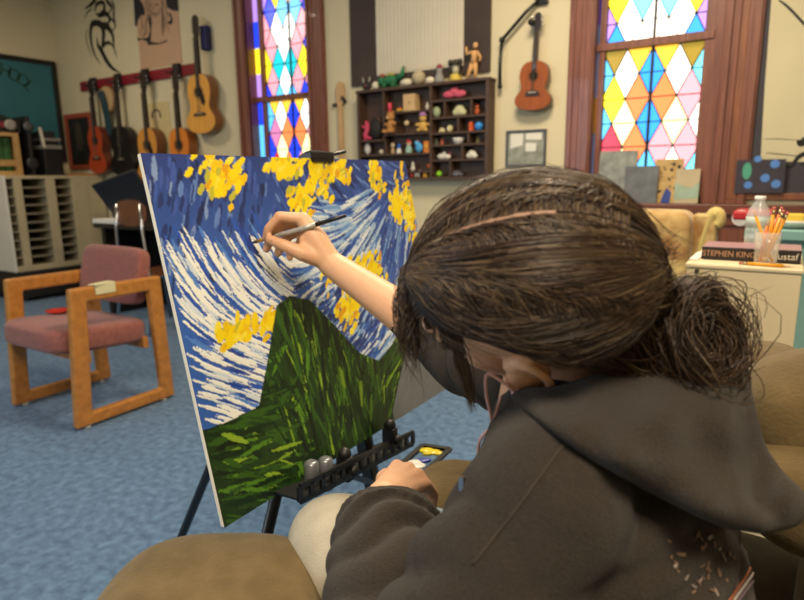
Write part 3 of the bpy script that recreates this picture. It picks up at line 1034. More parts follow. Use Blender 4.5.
# ------------------------------------------------------------------ toy shelf
SY = DW - 0.105
def sp(zx, zy, Y=SY):
    q = onY(350 + zx / 5, 60 + zy / 5, Y)
    return q
m_shelf = mat('dark_shelf_wood', '#4a3528', 0.55, var=0.2, scale=6, stretch=(2, 10, 10))
sx0, sx1 = sp(35, 300)[0], sp(692, 300)[0]
szt = sp(400, 130)[2]
szb = sp(400, 585)[2]
shelf = thing('cubby_shelf', 'dark wooden cubby shelf full of small toys on the back wall', 'shelf', (sx0, DW, szb))
TH = 0.014
def panel(nm, a, b):
    mb = MB(); mb.bb(a, b); return mb.build(nm, m_shelf, shelf, bevel=0.002)
panel('side', (sx0, SY, szb), (sx0 + 0.02, DW, szt)); panel('side', (sx1 - 0.024, SY, szb), (sx1, DW, szt))
panel('top_board', (sx0 - 0.005, SY - 0.005, szt), (sx1 + 0.005, DW, szt + 0.02))
panel('bottom_board', (sx0, SY, szb - 0.018), (sx1, DW, szb))
panel('back_board', (sx0, DW - 0.008, szb), (sx1, DW - 0.001, szt))
xm = sp(402, 300)[0]
panel('divider', (xm - 0.009, SY, szb), (xm + 0.009, DW - 0.008, szt))
SZ = {}
def shelf_line(key, zx, zy, x0, x1):
    z = sp(zx, zy)[2]; SZ[key] = z
    panel('shelf_board', (x0, SY + 0.004, z - TH / 2), (x1, DW - 0.008, z + TH / 2))
xl1 = sp(165, 250)[0]; xl2 = sp(175, 440)[0]
shelf_line('L1', 300, 258, xl1, xm); shelf_line('L2', 300, 368, xl1, xm); shelf_line('L2b', 100, 405, sx0, xl1); shelf_line('L3', 300, 470, sx0, xm)
panel('divider', (xl1 - 0.007, SY + 0.004, SZ['L2b']), (xl1 + 0.007, DW - 0.008, szt)); panel('divider', (xl2 - 0.007, SY + 0.004, SZ['L3']), (xl2 + 0.007, DW - 0.008, SZ['L2b']))
for k, zy in (('R1', 196), ('R2', 283), ('R3', 362), ('R4', 424), ('R5', 500)):
    shelf_line(k, 540, zy, xm, sx1 - 0.02)
for zx, ka, kb in ((470, 'R1', 'R2'), (603, 'R1', 'R2'), (538, 'R2', 'R3'), (590, 'R3', 'R4'), (560, 'R4', 'R5'), (500, 'R5', None)):
    x = sp(zx, 300)[0]
    panel('divider', (x - 0.006, SY + 0.004, SZ[kb] if kb else szb), (x + 0.006, DW - 0.008, SZ[ka]))
TOPZ = szt + 0.02


def M_(h, r=0.7):
    return mat('toy' + h.strip('#'), h, r, var=0.1, scale=30)


TG = {}
def toy(name, label, cat, zx, base, h, parts, Y=None, rz=0.0, group=None):
    """small figure; parts are (part name, colour, kind, offset, size...) in units of its height, x right, y back, z up"""
    Yc = SY + 0.045 if Y is None else Y
    h = h * 1.16
    x = sp(zx, 300, Yc)[0]
    t = thing(name, label, cat, (x, Yc, base), rz, group)
    for p in parts:
        nm, col, kind = p[0], p[1], p[2]
        mb = MB()
        for a in p[3:]:
            c = np.array(a[0]) * h
            if kind == 'e':
                mb.ell(c, np.array(a[1]) * h, None, 14, 10)
            elif kind == 'b':
                mb.box(c, np.array(a[1]) * h)
            elif kind == 'l':
                mb.lathe([(r * h, z * h) for r, z in a[1]], c, (0, 0, 1), 14)
            elif kind == 't':
                mb.tube([np.array(q) * h for q in a[0]], [r * h for r in a[1]], 8)
        mb.build(nm, M_(col), t, local=True, bevel=0.002 if kind == 'b' else 0)
    return t


def teddy(col, snout):
    return [('body', col, 'e', ((0, 0, .32), (.25, .2, .3))),
            ('head', col, 'e', ((0, -.02, .74), (.21, .19, .2))),
            ('ear', col, 'e', ((-.16, 0, .92), (.075, .05, .075))), ('ear', col, 'e', ((.16, 0, .92), (.075, .05, .075))),
            ('snout', snout, 'e', ((0, -.19, .69), (.1, .08, .075))), ('nose', '#1a1210', 'e', ((0, -.265, .71), (.035, .02, .025))),
            ('eye', '#120e0c', 'e', ((-.08, -.19, .79), (.022, .02, .022))), ('eye', '#120e0c', 'e', ((.08, -.19, .79), (.022, .02, .022))),
            ('arm', col, 'e', ((-.3, -.06, .42), (.15, .09, .09))), ('arm', col, 'e', ((.3, -.06, .42), (.15, .09, .09))),
            ('leg', col, 'e', ((-.22, -.16, .1), (.12, .2, .1))), ('leg', col, 'e', ((.22, -.16, .1), (.12, .2, .1)))]


def doll(body, head, hat=None, w=.2):
    p = [('body', body, 'l', ((0, 0, 0), [(w, 0), (w * 1.1, .1), (w * .95, .35), (w * .5, .58)])),
         ('head', head, 'e', ((0, 0, .7), (.19, .18, .2))),
         ('eye', '#15100e', 'e', ((-.07, -.165, .73), (.02, .02, .025))), ('eye', '#15100e', 'e', ((.07, -.165, .73), (.02, .02, .025)))]
    if hat:
        p.append(('hat', hat, 'l', ((0, 0, .78), [(.2, 0), (.19, .06), (.1, .2), (.02, .24)])))
    return p


def animal(col, leg=None, l=.5):
    leg = leg or col
    return [('body', col, 'e', ((0, 0, .5), (l, .26, .28))),
            ('head', col, 'e', ((l * 1.0, -.08, .78), (.24, .2, .2))),
            ('ear', col, 'e', ((l * .9, .03, .98), (.06, .04, .1))), ('ear', col, 'e', ((l * 1.1, -.16, .98), (.06, .04, .1)))] + \
           [('leg', leg, 't', (((x, y, .45), (x, y, .02)), (.11, .09))) for x in (-l * .6, l * .6) for y in (-.13, .13)] + \
           [('tail', col, 't', (((-l * .9, 0, .55), (-l * 1.25, 0, .8)), (.07, .03)))]


def shell(col):
    return [('body', col, 'e', ((0, 0, .5), (.55, .4, .5))), ('rim', col, 'e', ((-.3, -.05, .34), (.4, .36, .34)), ((.34, 0, .32), (.38, .34, .32)))]


L1, L2, L2b, L3 = (SZ[k] + TH / 2 for k in ('L1', 'L2', 'L2b', 'L3'))
R1, R2, R3, R4, R5 = (SZ[k] + TH / 2 for k in ('R1', 'R2', 'R3', 'R4', 'R5'))
# on top of the shelf, left to right
toy('dark_figurine', 'dark spiky figurine with pale horns at the left end on top of the toy shelf', 'figurine', 88, TOPZ, .085,
    [('body', '#241c1c', 'e', ((0, 0, .35), (.38, .25, .35))), ('face', '#6a3a36', 'e', ((.0, -.22, .35), (.12, .06, .14))),
     ('horn', '#b9b4a2', 't', (((-.28, 0, .5), (-.36, 0, 1.0)), (.07, .02))), ('horn', '#b9b4a2', 't', (((.2, 0, .55), (.3, 0, .98)), (.07, .02)))])
toy('white_ball', 'small white ball left of the green dinosaur on top of the toy shelf', 'ball', 132, TOPZ, .05, [('ball', '#d6ceb8', 'e', ((0, 0, .5), (.5, .5, .5)))])
toy('toy_dinosaur', 'green toy dinosaur with a raised tail on top of the toy shelf', 'toy', 205, TOPZ, .12,
    [('body', '#1f6b43', 'e', ((0, 0, .38), (.5, .25, .26))), ('tail', '#1f6b43', 't', (((.4, 0, .42), (.72, 0, .62), (.82, 0, 1.0)), (.16, .13, .06))),
     ('head', '#1f6b43', 'e', ((-.52, -.05, .38), (.2, .16, .22))),
     ('spine_plate', '#b6a63c', 'e', ((-.2, 0, .68), (.07, .03, .07)), ((-.02, 0, .7), (.07, .03, .08)), ((.16, 0, .68), (.07, .03, .07))),
     ('leg', '#1c5e3a', 't', (((-.3, -.12, .3), (-.3, -.14, 0)), (.12, .11))), ('leg', '#1c5e3a', 't', (((.25, -.12, .3), (.25, -.14, 0)), (.13, .12))),
     ('leg', '#1c5e3a', 't', (((-.3, .12, .3), (-.3, .14, 0)), (.12, .11))), ('leg', '#1c5e3a', 't', (((.25, .12, .3), (.25, .14, 0)), (.13, .12))),
     ('crest', '#a8433c', 'e', ((-.5, 0, .66), (.14, .08, .1)))])
toy('white_stone', 'flat white stone right of the green dinosaur on top of the toy shelf', 'stone', 285, TOPZ, .055, [('stone', '#d8cfb8', 'e', ((0, 0, .42), (.8, .5, .42)))])
toy('woven_ball', 'round beige ball in the middle on top of the toy shelf', 'ball', 345, TOPZ, .085, [('ball', '#b0a284', 'e', ((0, 0, .5), (.5, .5, .5)))])
toy('white_stone', 'low white stone right of the round beige ball on top of the toy shelf', 'stone', 400, TOPZ, .05, [('stone', '#ddd3ba', 'e', ((0, 0, .42), (.6, .45, .42)))])
toy('grey_gnome', 'grey gnome with a red cap left of the glass lantern on the toy shelf', 'figurine', 447, TOPZ, .105, doll('#8c8a86', '#9a9690', '#8a2f34', .26))
toy('glass_lantern', 'small lantern with a yellow base on top of the toy shelf', 'lantern', 527, TOPZ, .13,
    [('base', '#c9b04a', 'l', ((0, 0, 0), [(.26, 0), (.27, .05), (.25, .26), (.2, .3)])),
     ('post', '#4a4230', 't', (((-.24, -.1, .2), (-.24, -.1, .85)), (.03, .03)), (((.24, -.1, .2), (.24, -.1, .85)), (.03, .03)), (((.0, .24, .2), (.0, .24, .85)), (.03, .03))),
     ('chimney', '#b9b39a', 'l', ((0, 0, .3), [(.12, 0), (.16, .2), (.11, .42)])),
     ('cap', '#3a3428', 'l', ((0, 0, .72), [(.3, 0), (.24, .1), (.1, .2)])), ('side_lamp', '#2c2822', 'e', ((-.24, -.05, .8), (.12, .12, .14)), ((.24, -.05, .8), (.12, .12, .14)))])
fig = [('body', '#c99a63', 't', (((0, 0, .45), (.03, 0, .62), (.02, 0, .78)), (.1, .09, .1))), ('head', '#cda06a', 'e', ((.06, 0, .93), (.075, .075, .09))),
       ('leg', '#c99a63', 't', (((-.03, 0, .45), (-.13, 0, .22), (-.2, 0, 0)), (.08, .06, .05))), ('leg', '#c99a63', 't', (((.05, 0, .45), (.07, 0, .22), (.06, 0, 0)), (.08, .06, .05))),
       ('arm', '#c99a63', 't', (((-.07, 0, .76), (-.22, 0, .72), (-.24, 0, .92)), (.05, .04, .04))), ('arm', '#c99a63', 't', (((.1, 0, .76), (.22, 0, .6), (.2, -.02, .48)), (.05, .04, .04)))]
toy('wooden_mannequin', 'jointed pale wooden artist mannequin at the right end on top of the toy shelf', 'mannequin', 614, TOPZ, .195, fig)

# inside, left half
toy('brown_figurine', 'slim brown figurine in the upper left corner cubby of the toy shelf', 'figurine', 132, L2b + .0, .155, doll('#6e4a33', '#7c5640', None, .10))
toy('pink_creature', 'tall pink curly toy at the left edge of the toy shelf', 'toy', 84, L2b, .125,
    [('body', '#c2405f', 't', (((0, 0, 0), (-.1, 0, .3), (.05, 0, .6), (-.02, 0, .95)), (.2, .13, .13, .09))), ('arm', '#c2405f', 't', (((-.05, 0, .62), (-.28, -.05, .7)), (.08, .06))),
     ('foot', '#b53a58', 'e', ((.1, -.05, .1), (.26, .15, .1)))], Y=SY + .03)
toy('black_mask', 'round black furry toy left of the large teddy bear in the toy shelf', 'toy', 128, L2b + .0, .13, [('body', '#17110f', 'e', ((0, 0, .5), (.34, .2, .5))), ('tuft', '#2a1d18', 'e', ((0, -.05, .95), (.16, .12, .1)))], Y=SY + .02)
toy('pink_candle', 'small coral red candle in the upper cubby left of the wooden box', 'candle', 200, L1, .062, [('stick', '#d9475c', 'l', ((0, 0, 0), [(.2, 0), (.2, .95), (.08, 1.0)]))])
toy('painted_car', 'tiny yellow and red toy car in the upper cubby of the toy shelf', 'toy', 250, L1, .028, [('body', '#d8a71f', 'b', ((0, 0, .45), (1.4, .7, .5))), ('roof', '#b3342c', 'b', ((.1, 0, .85), (.7, .6, .35))),
    ('wheel', '#1a1a1a', 'e', ((-.4, -.36, .2), (.2, .08, .2)), ((.4, -.36, .2), (.2, .08, .2)))])
toy('wooden_box', 'square pale wooden box with a face in the upper cubby of the toy shelf', 'box', 308, L1, .098, [('box', '#c6a576', 'b', ((0, 0, .5), (.86, .6, 1.0))), ('nose', '#7a5534', 'e', ((0, -.31, .5), (.05, .02, .08)))])
toy('white_bottle', 'tiny white bottle beside the square wooden box in the toy shelf', 'bottle', 388, L1, .045, [('bottle', '#cfc8b8', 'l', ((0, 0, 0), [(.25, 0), (.26, .6), (.1, .75), (.1, 1)]))])
toy('teddy_bear', 'large tan teddy bear leaning out of the toy shelf', 'teddy bear', 205, L2, .135, teddy('#b07b41', '#caa07a'), Y=SY - .01, rz=-.4)
toy('cream_figurine', 'small cream ball ornament right of the large teddy bear', 'ornament', 283, L2 + .0, .075, [('stem', '#3a2a22', 'l', ((0, 0, 0), [(.2, 0), (.08, .2), (.06, .6)])), ('ball', '#d3bd92', 'e', ((0, 0, .8), (.22, .22, .22)))])
toy('teddy_bear', 'small golden teddy bear with a lilac cap in the toy shelf', 'teddy bear', 365, L2, .105, teddy('#c9a052', '#d8b878') + [('cap', '#a978a8', 'l', ((0, 0, .88), [(.2, 0), (.22, .1), (.16, .2)]))], Y=SY + .02, rz=.3)
toy('white_owl', 'white rounded figurine with an orange beak in the lower left cubby', 'figurine', 85, L3, .075, [('body', '#c8c4c0', 'e', ((0, 0, .5), (.3, .25, .5))), ('beak', '#b5653a', 'e', ((0, -.25, .7), (.06, .05, .06)))])
toy('white_ball', 'tiny white ball in the lower left of the toy shelf', 'ball', 155, L3, .03, [('ball', '#d6ceb8', 'e', ((0, 0, .5), (.5, .5, .5)))])
toy('tan_figurine', 'thin tan figurine left of the blue-capped one in the toy shelf', 'figurine', 212, L3, .075, doll('#b99a76', '#c9b49a', None, .14))
toy('blue_cap_figurine', 'little white figurine with a bright blue cap in the toy shelf', 'figurine', 243, L3, .06, doll('#d8d4cc', '#1e6fd0', '#1458b8', .25))
toy('red_hat_doll', 'pink-faced doll with a red hat in the toy shelf', 'doll', 293, L3, .085, doll('#8fb3a6', '#d8a890', '#b8323a', .24))
toy('blue_bird', 'light blue toy bird with red trim in the toy shelf', 'toy', 345, L3, .075, [('body', '#4b9fd6', 'e', ((0, 0, .42), (.34, .24, .4))), ('head', '#5caee0', 'e', ((-.18, -.06, .8), (.2, .18, .18))), ('crest', '#c23a4a', 'e', ((-.15, -.02, .98), (.1, .06, .08)))])
toy('orange_block', 'orange block toy right of the light blue bird', 'toy', 387, L3, .068, [('block', '#c8762c', 'b', ((0, 0, .5), (.55, .5, 1))), ('mark', '#d8a03a', 'e', ((0, -.26, .55), (.16, .03, .2)))])
toy('pink_cube', 'bright pink little block at the bottom of the toy shelf', 'toy', 257, szb + .058, .03, [('block', '#d83a66', 'b', ((0, 0, .5), (1.1, .8, 1)))], Y=SY + .03)
bz = szb
toy('white_skittle', 'white skittle shaped figurine at the bottom of the toy shelf', 'figurine', 313, bz + 0.045, .055, [('body', '#d6d0c2', 'l', ((0, 0, 0), [(.2, 0), (.28, .3), (.12, .65), (.16, .85), (.02, 1)]))])
toy('white_mouse', 'white toy animal beside the tiny mustard block in the lowest row of the toy shelf', 'toy', 335, bz, .04, animal('#d8d2c4', l=.45))
toy('red_bead', 'tiny red bead in the bottom row of the toy shelf', 'bead', 308, bz, .026, [('bead', '#b8323a', 'e', ((0, 0, .5), (.5, .5, .5)))])
toy('yellow_block', 'tiny mustard block in the bottom row of the toy shelf', 'toy', 377, bz, .03, [('block', '#b88a2a', 'b', ((0, 0, .5), (.9, .7, 1)))])
toy('orange_bead', 'tiny orange-red bead just left of the middle divider of the toy shelf', 'bead', 397, bz + .058, .03, [('bead', '#c8542c', 'e', ((0, 0, .5), (.5, .5, .5)))])
panel('shelf_board', (xl2, SY + 0.02, bz + .045 - TH / 2 - .007), (xm, DW - .008, bz + .045 - .001))

# right half
toy('pink_moustache', 'large pink felt moustache in the top right cubby of the toy shelf', 'toy', 520, R1, .07,
    [('left_half', '#c8546c', 'e', ((-.45, 0, .42), (.62, .2, .3)), ((-.1, 0, .62), (.3, .2, .36))), ('right_half', '#c8546c', 'e', ((.5, 0, .42), (.62, .2, .3)), ((.12, 0, .62), (.3, .2, .36)))])
toy('green_egg', 'pale green egg in the right half of the toy shelf', 'egg', 434, R2, .065, [('egg', '#9aa882', 'e', ((0, 0, .5), (.38, .35, .5)))])
toy('pale_turtle', 'pale yellow-green turtle shell ornament beside the green egg', 'ornament', 548, R2, .062, shell('#bcbc94'))
toy('orange_fox', 'little orange sitting fox in the right edge cubby of the toy shelf', 'toy', 635, R2, .055, [('body', '#b8582a', 'e', ((0, 0, .35), (.26, .22, .35))), ('head', '#c4652f', 'e', ((.02, -.06, .78), (.18, .17, .16))),
    ('ear', '#b8582a', 'e', ((-.08, 0, .96), (.06, .04, .08))), ('ear', '#b8582a', 'e', ((.12, 0, .96), (.06, .04, .08))), ('tail', '#b8582a', 't', (((.15, .1, .15), (-.4, .05, .1)), (.1, .05)))])
toy('cream_shells', 'cream seashell in the middle of the right half of the toy shelf', 'shell', 460, R3, .03, shell('#cbbf8e'))
toy('cream_shells', 'tall yellowish seashell tilted beside the cream one', 'shell', 500, R3, .042, [('body', '#c8c08a', 'e', ((0, 0, .5), (.4, .35, .5))), ('lip', '#dcd4b0', 'e', ((-.15, -.2, .45), (.2, .18, .35)))])
toy('orange_block', 'orange block beside the blue ball at the right edge of the toy shelf', 'toy', 608, R3, .05, [('block', '#d0582a', 'b', ((0, 0, .5), (.42, .6, 1))), ('knob', '#d0582a', 'e', ((0, 0, 1), (.12, .12, .1)))])
toy('blue_ball', 'bright blue round toy at the right edge of the toy shelf', 'toy', 645, R3, .05, [('ball', '#2786d8', 'e', ((0, 0, .5), (.5, .45, .5))), ('handle', '#49a2ea', 'e', ((.1, -.35, .6), (.2, .15, .2)))])
toy('dark_figurine', 'small dark green figurine in the lower right cubby of the toy shelf', 'figurine', 434, R4, .042, doll('#4a4f40', '#6b6a58', None, .3))
toy('coral_figurine', 'small coral figurine beside the dark green one', 'figurine', 460, R4, .042, doll('#a8503c', '#b8644c', None, .25))
toy('white_bowl', 'white crescent bowl in the lower right of the toy shelf', 'bowl', 543, R4, .035, [('bowl', '#d8d4cc', 'l', ((0, 0, 0), [(.5, 0), (.75, .25), (1.0, .8), (1.02, 1.0), (.95, 1.0), (.7, .45)]))])
toy('moss_figurine', 'small mossy figurine in the right edge cubby', 'figurine', 640, R4, .04, doll('#5a5030', '#6e6238', None, .28))
toy('white_sheep', 'white toy sheep pair lying in the low right cubby of the toy shelf', 'toy', 470, R5, .045, [('body', '#d4cec4', 'e', ((-.35, 0, .4), (.65, .35, .4)), ((.5, 0, .35), (.55, .33, .33))), ('head', '#d8d2c8', 'e', ((.1, -.1, .75), (.25, .22, .25))), ('pink_ear', '#b85a6a', 'e', ((.9, 0, .75), (.08, .06, .25)))])
toy('white_skull', 'white knobbly stone in the low right cubby next to the sheep', 'stone', 612, R5, .05, shell('#d2cec2'))
toy('lime_ball', 'lime green ball in the bottom row of the toy shelf', 'ball', 446, bz + .0, .035, [('ball', '#86c81e', 'e', ((0, 0, .5), (.5, .5, .5)))], Y=SY + .03)
toy('grey_car', 'grey toy car in the bottom row of the toy shelf', 'toy', 537, bz, .035, [('body', '#6a6a70', 'b', ((0, 0, .4), (2.0, .8, .5))), ('roof', '#5c5c64', 'b', ((0, 0, .8), (1.0, .7, .4))),
    ('wheel', '#151515', 'e', ((-.6, -.4, .2), (.2, .08, .2)), ((.6, -.4, .2), (.2, .08, .2)))])

# ------------------------------------------------------------------ left corner: sorter, machines, crate, desk
m_cream = mat('cream_enamel', '#b3a688', 0.5, var=0.05, scale=4)
m_white = mat('white_laminate', '#d6d3cc', 0.5, var=0.03)
XS, XB = -6.2, LW + 0.03
yn, yf = 2.83, 3.82
zt_, zb_ = 1.215, 0.30
st = thing('paper_sorter', 'cream paper sorter with rows of narrow slots in the left corner', 'paper sorter', ((XS + XB) / 2, (yn + yf) / 2, zb_))
ysl = [onX(x, 220, XS)[1] for x in (17, 22, 51, 62, 78, 88, 104)]
y0a = yn + 0.02
cols = [(y0a + .02, ysl[2] - .13), (ysl[2] - .04, ysl[4] - .16), (ysl[4] - .06, ysl[6] - .14)]
cols = [(onX(a, 215, XS)[1], onX(b, 215, XS)[1]) for a, b in ((10, 18), (26, 50), (59, 75))]
mb = MB(); mb.bb((XB, yn, zb_), (XS, yn + 0.02, zt_)); mb.build('end_panel', m_white, st, bevel=0.003)
mb = MB(); mb.bb((XB, yn + 0.02, zt_ - 0.03), (XS, yf, zt_)); mb.build('top_panel', m_cream, st, bevel=0.003)
mb = MB(); mb.bb((XB, yn + 0.02, zb_), (XS, yf, zb_ + 0.05)); mb.build('bottom_panel', m_cream, st, bevel=0.003)
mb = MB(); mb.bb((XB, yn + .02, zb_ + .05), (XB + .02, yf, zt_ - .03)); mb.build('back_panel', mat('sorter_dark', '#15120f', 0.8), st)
mb = MB(); mb.bb((XB + .02, 3.62, zb_ + .05), (XS - .005, yf, zt_ - .03)); mb.build('side_cabinet', m_cream, st, bevel=0.004)
for a, b in ((cols[0][1], cols[1][0]), (cols[1][1], cols[2][0]), (yn + .02, cols[0][0]), (cols[2][1], 3.63)):
    mb = MB(); mb.bb((XB + .02, a, zb_ + .05), (XS, b, zt_ - .03)); mb.build('upright', m_cream, st, bevel=0.002)
for a, b in cols:
    for i in range(1, 10):
        z = zb_ + .05 + (zt_ - .08 - zb_) * i / 10
        mb = MB(); mb.bb((XB + .02, a, z - .006), (XS - .012, b, z + .006)); mb.build('slot_shelf', mat('slot_metal', '#8d8470', 0.45), st)
mb = MB(); mb.bb((XB, yn + .03, .04), (XS + .03, yf, zb_ - .001))
bs = thing('low_cart', 'low dark cart under the cream paper sorter', 'cart', ((XS + XB) / 2, (yn + yf) / 2, 0))
mb.build('body', mat('dark_cart', '#1a1512', 0.6, var=0.2), bs, bevel=0.01)
for x in (XB + .08, XS - .06):
    for y in (yn + .12, yf - .12):
        mb = MB(); mb.lathe([(.04, -.015), (.04, .015)], (x, y, .04), (0, 1, 0), 14); mb.build('caster', m_blackplastic, bs)

def sx(px, py, X=XS - .12):
    return onX(px, py, X)
# wooden crate with greenery
a, b = sx(-18, 131), sx(23, 170)
t = thing('wooden_crate', 'pale wooden crate holding green packets at the left edge on the paper sorter', 'crate', (XS - .3, (a[1] + b[1]) / 2, zt_))
zc, y0, y1 = a[2], a[1], b[1]
mc = mat('pale_crate_wood', '#b08a55', 0.6, var=0.15, scale=8)
for z0, z1 in ((zt_, zt_ + .045), (zt_ + .09, zt_ + .15), (zc - .035, zc)):
    mb = MB(); mb.bb((XS - .14, y0, z0), (XS - .125, y1, z1)); mb.build('slat', mc, t, bevel=.002)
    mb = MB(); mb.bb((XS - .5, y0, z0), (XS - .485, y1, z1)); mb.build('slat', mc, t, bevel=.002)
for y in (y0, y1 - .05):
    mb = MB(); mb.bb((XS - .15, y, zt_), (XS - .118, y + .05, zc)); mb.build('post', mc, t, bevel=.002)
    mb = MB(); mb.bb((XS - .5, y, zt_), (XS - .48, y + .05, zc)); mb.build('post', mc, t, bevel=.002)
for y in (y0, y1 - .015):
    mb = MB(); mb.bb((XS - .485, y, zt_), (XS - .15, y + .015, zc - .02)); mb.build('end', mc, t)
mb = MB(); mb.bb((XS - .48, y0 + .02, zt_ + .001), (XS - .16, y1 - .02, zt_ + .01)); mb.build('bottom', mc, t)
for i in range(3):
    mb = MB(); y = y0 + .06 + i * (y1 - y0 - .1) / 3; mb.bb((XS - .45, y, zt_ + .012), (XS - .2, y + min(.09, (y1 - y0 - .1) / 3 - .008), zc - .04))
    tag(mb.build('green_packet', mat('packet_green', '#2f5a2a', 0.6, var=0.3, scale=20), bevel=.006), 'green packet inside the pale wooden crate', 'packet', 'packets in the crate')
# black machine with lens on top of crate
a, b = sx(-10, 117), sx(24, 131)
t = thing('slide_projector', 'black projector with a pale lens lying on top of the wooden crate', 'projector', (XS - .3, (a[1] + b[1]) / 2, zc))
mb = MB(); mb.bb((XS - .48, a[1], zc + .001), (XS - .14, b[1] - .01, zc + .13)); mb.build('body', m_blackplastic, t, bevel=.012)
q = sx(9, 121, XS - .13)
mb = MB(); mb.lathe([(.045, 0), (.05, .01), (.05, .035), (.035, .04)], (XS - .14, q[1], zc + .07), (1, 0, 0), 18); mb.build('lens', mat('lens_grey', '#8e8880', 0.2), t)
q = sx(2, 120, XS - .13)
mb = MB(); mb.lathe([(.03, 0), (.028, .012)], (XS - .14, q[1], zc + .07), (1, 0, 0), 14); mb.build('red_dial', mat('red_dial', '#7a2230', 0.4), t)
# black printer tower
a, b = sx(26, 118), sx(40, 172)
t = thing('black_speaker', 'tall black box speaker between the wooden crate and the copier on the sorter', 'speaker', (XS - .3, (a[1] + b[1]) / 2, zt_))
mb = MB(); mb.bb((XS - .42, a[1], zt_ + .001), (XS - .13, b[1] - .03, a[2] + .02)); mb.build('cabinet', m_blackplastic, t, bevel=.008)
mb = MB(); mb.lathe([(.045, 0), (.05, .006), (.02, .012)], (XS - .13, (a[1] + b[1]) / 2 - .02, a[2] - .08), (1, 0, 0), 18); mb.build('tweeter', mat('grey_cone', '#4a4b4d', 0.4), t)
mb = MB(); mb.lathe([(.055, 0), (.06, .006), (.03, .004)], (XS - .13, (a[1] + b[1]) / 2 - .02, zt_ + .12), (1, 0, 0), 18); mb.build('woofer', mat('dark_cone', '#222325', 0.5), t)
a, b = sx(38, 119), sx(65, 172)
t = thing('copier', 'black and silver desktop machine with a paper tray on the right of the paper sorter', 'machine', (XS - .3, (a[1] + b[1]) / 2, zt_))
y0, y1, zc2 = a[1] + .02, b[1], a[2]
mb = MB(); mb.bb((XS - .45, y0, zt_ + .001), (XS - .13, y1, zt_ + .26)); mb.build('body', m_blackplastic, t, bevel=.008)
mb = MB(); mb.bb((XS - .46, y0 - .005, zt_ + .262), (XS - .11, y1, zt_ + .30)); mb.bb((XS - .46, y0 + .01, zt_ + .34), (XS - .12, y1, zt_ + .37)); mb.build('tray', mat('silver_plastic', '#8d8880', 0.4, metal=.3), t, bevel=.006)
mb = MB(); mb.bb((XS - .45, y0 + .02, zt_ + .301), (XS - .14, y1 - .02, zt_ + .339)); mb.build('gap', mat('machine_dark', '#1d1d1f', .5), t)
mb = MB(); mb.bb((XS - .45, y0 + .03, zt_ + .371), (XS - .16, y1 - .03, zt_ + .44)); mb.build('lid', mat('dark_lid', '#232326', .35), t, bevel=.01)
mb = MB(); mb.bar((XS - .12, y0 + .005, zt_ + .27), (XS - .16, y0 + .005, zt_ + .47), .03, .02); mb.build('side_lever', mat('pale_plastic', '#c2bba8', .4), t, bevel=.004)
# orange-topped folder on the sorter
q = sx(72, 172, XS - .1)
mb = MB(); mb.bb((XS - .3, q[1] - .02, zt_ + .001), (XS - .02, q[1] + .22, zt_ + .018))
tag(mb.build('orange_folder', mat('orange_card', '#a8622c', .6), bevel=.002), 'thin orange folder lying on the sorter under the red-brown guitar', 'folder')

# dark desk behind the lounge chair with an open laptop-like black lid
m_desk = mat('dark_desk', '#15110f', 0.5, var=0.2)
t = thing('black_desk', 'black desk behind the lounge chair with a slanted black lid', 'desk', (-4.75, 3.2, 0))
q0, q1 = onY(92, 216, 2.95), onY(152, 214, 2.95)
zd = q0[2] - .06
mb = MB(); mb.bb((q0[0], 2.95, zd - .04), (q1[0] + .8, 3.47, zd)); mb.build('worktop', m_desk, t, bevel=.004)
for x in (q0[0] + .03, q1[0] + .74):
    mb = MB(); mb.bb((x, 3.0, 0), (x + .05, 3.45, zd - .04)); mb.build('side_panel', m_desk, t)
mb = MB(); mb.bb((q0[0] + .08, 3.42, .3), (q1[0] + .74, 3.45, zd - .04)); mb.build('modesty_panel', m_desk, t)
l0, l1 = onY(100, 205, 3.1), onY(136, 186, 3.4)
kq = onY(104, 206, 3.0); mb = MB(); mb.bar(kq + Z_ * .05, kq + np.array([.42, .12, .17]), .30, .035, (0, 1, .6))
tag(mb.build('keyboard_lid', mat('dark_grey_plastic', '#26262a', .35), bevel=.006), 'slanted dark grey instrument case leaning on the black desk', 'case')
q0, q1 = onY(91, 209, 2.95), onY(116, 216, 2.95)
mb = MB(); mb.bb((q0[0], 2.951, zd + .001), (q1[0], 3.2, zd + .035))
tag(mb.build('paper_stack', mat('white_paper', '#dcdad2', .7), bevel=.002), 'white stack of paper on the front edge of the black desk', 'paper')
# dark panel / bookcase under the guitars on the back wall
q0 = wp(108, 178, .35)
t = thing('dark_cabinet', 'dark brown cabinet against the back wall under the black guitar', 'cabinet', (q0[0] + .45, DW, 0))
mb = MB(); mb.bb((q0[0], DW - .35, 0), (q0[0] + 1.6, DW - .016, 1.07)); mb.build('body', mat('very_dark_wood', '#211713', .5, var=.25, scale=5), t, bevel=.005)
q = onY(117, 193, DW - .36)
mb = MB(); mb.prism([(q[0] - .06, q[2] - .08), (q[0] + .03, q[2] - .08), (q[0] + .07, q[2] + .09), (q[0] - .01, q[2] + .09)], (0, DW - .35, 0), X_, Z_, .004); mb.build('notice', mat('notice_paper', '#a8a394', .7), t)
q = onY(141, 187, DW - .36)
mb = MB(); mb.ell((q[0], DW - .36, q[2]), (.05, .02, .035), None, 12, 8); mb.build('label_plate', mat('tan_plate', '#8a7860', .5), t)

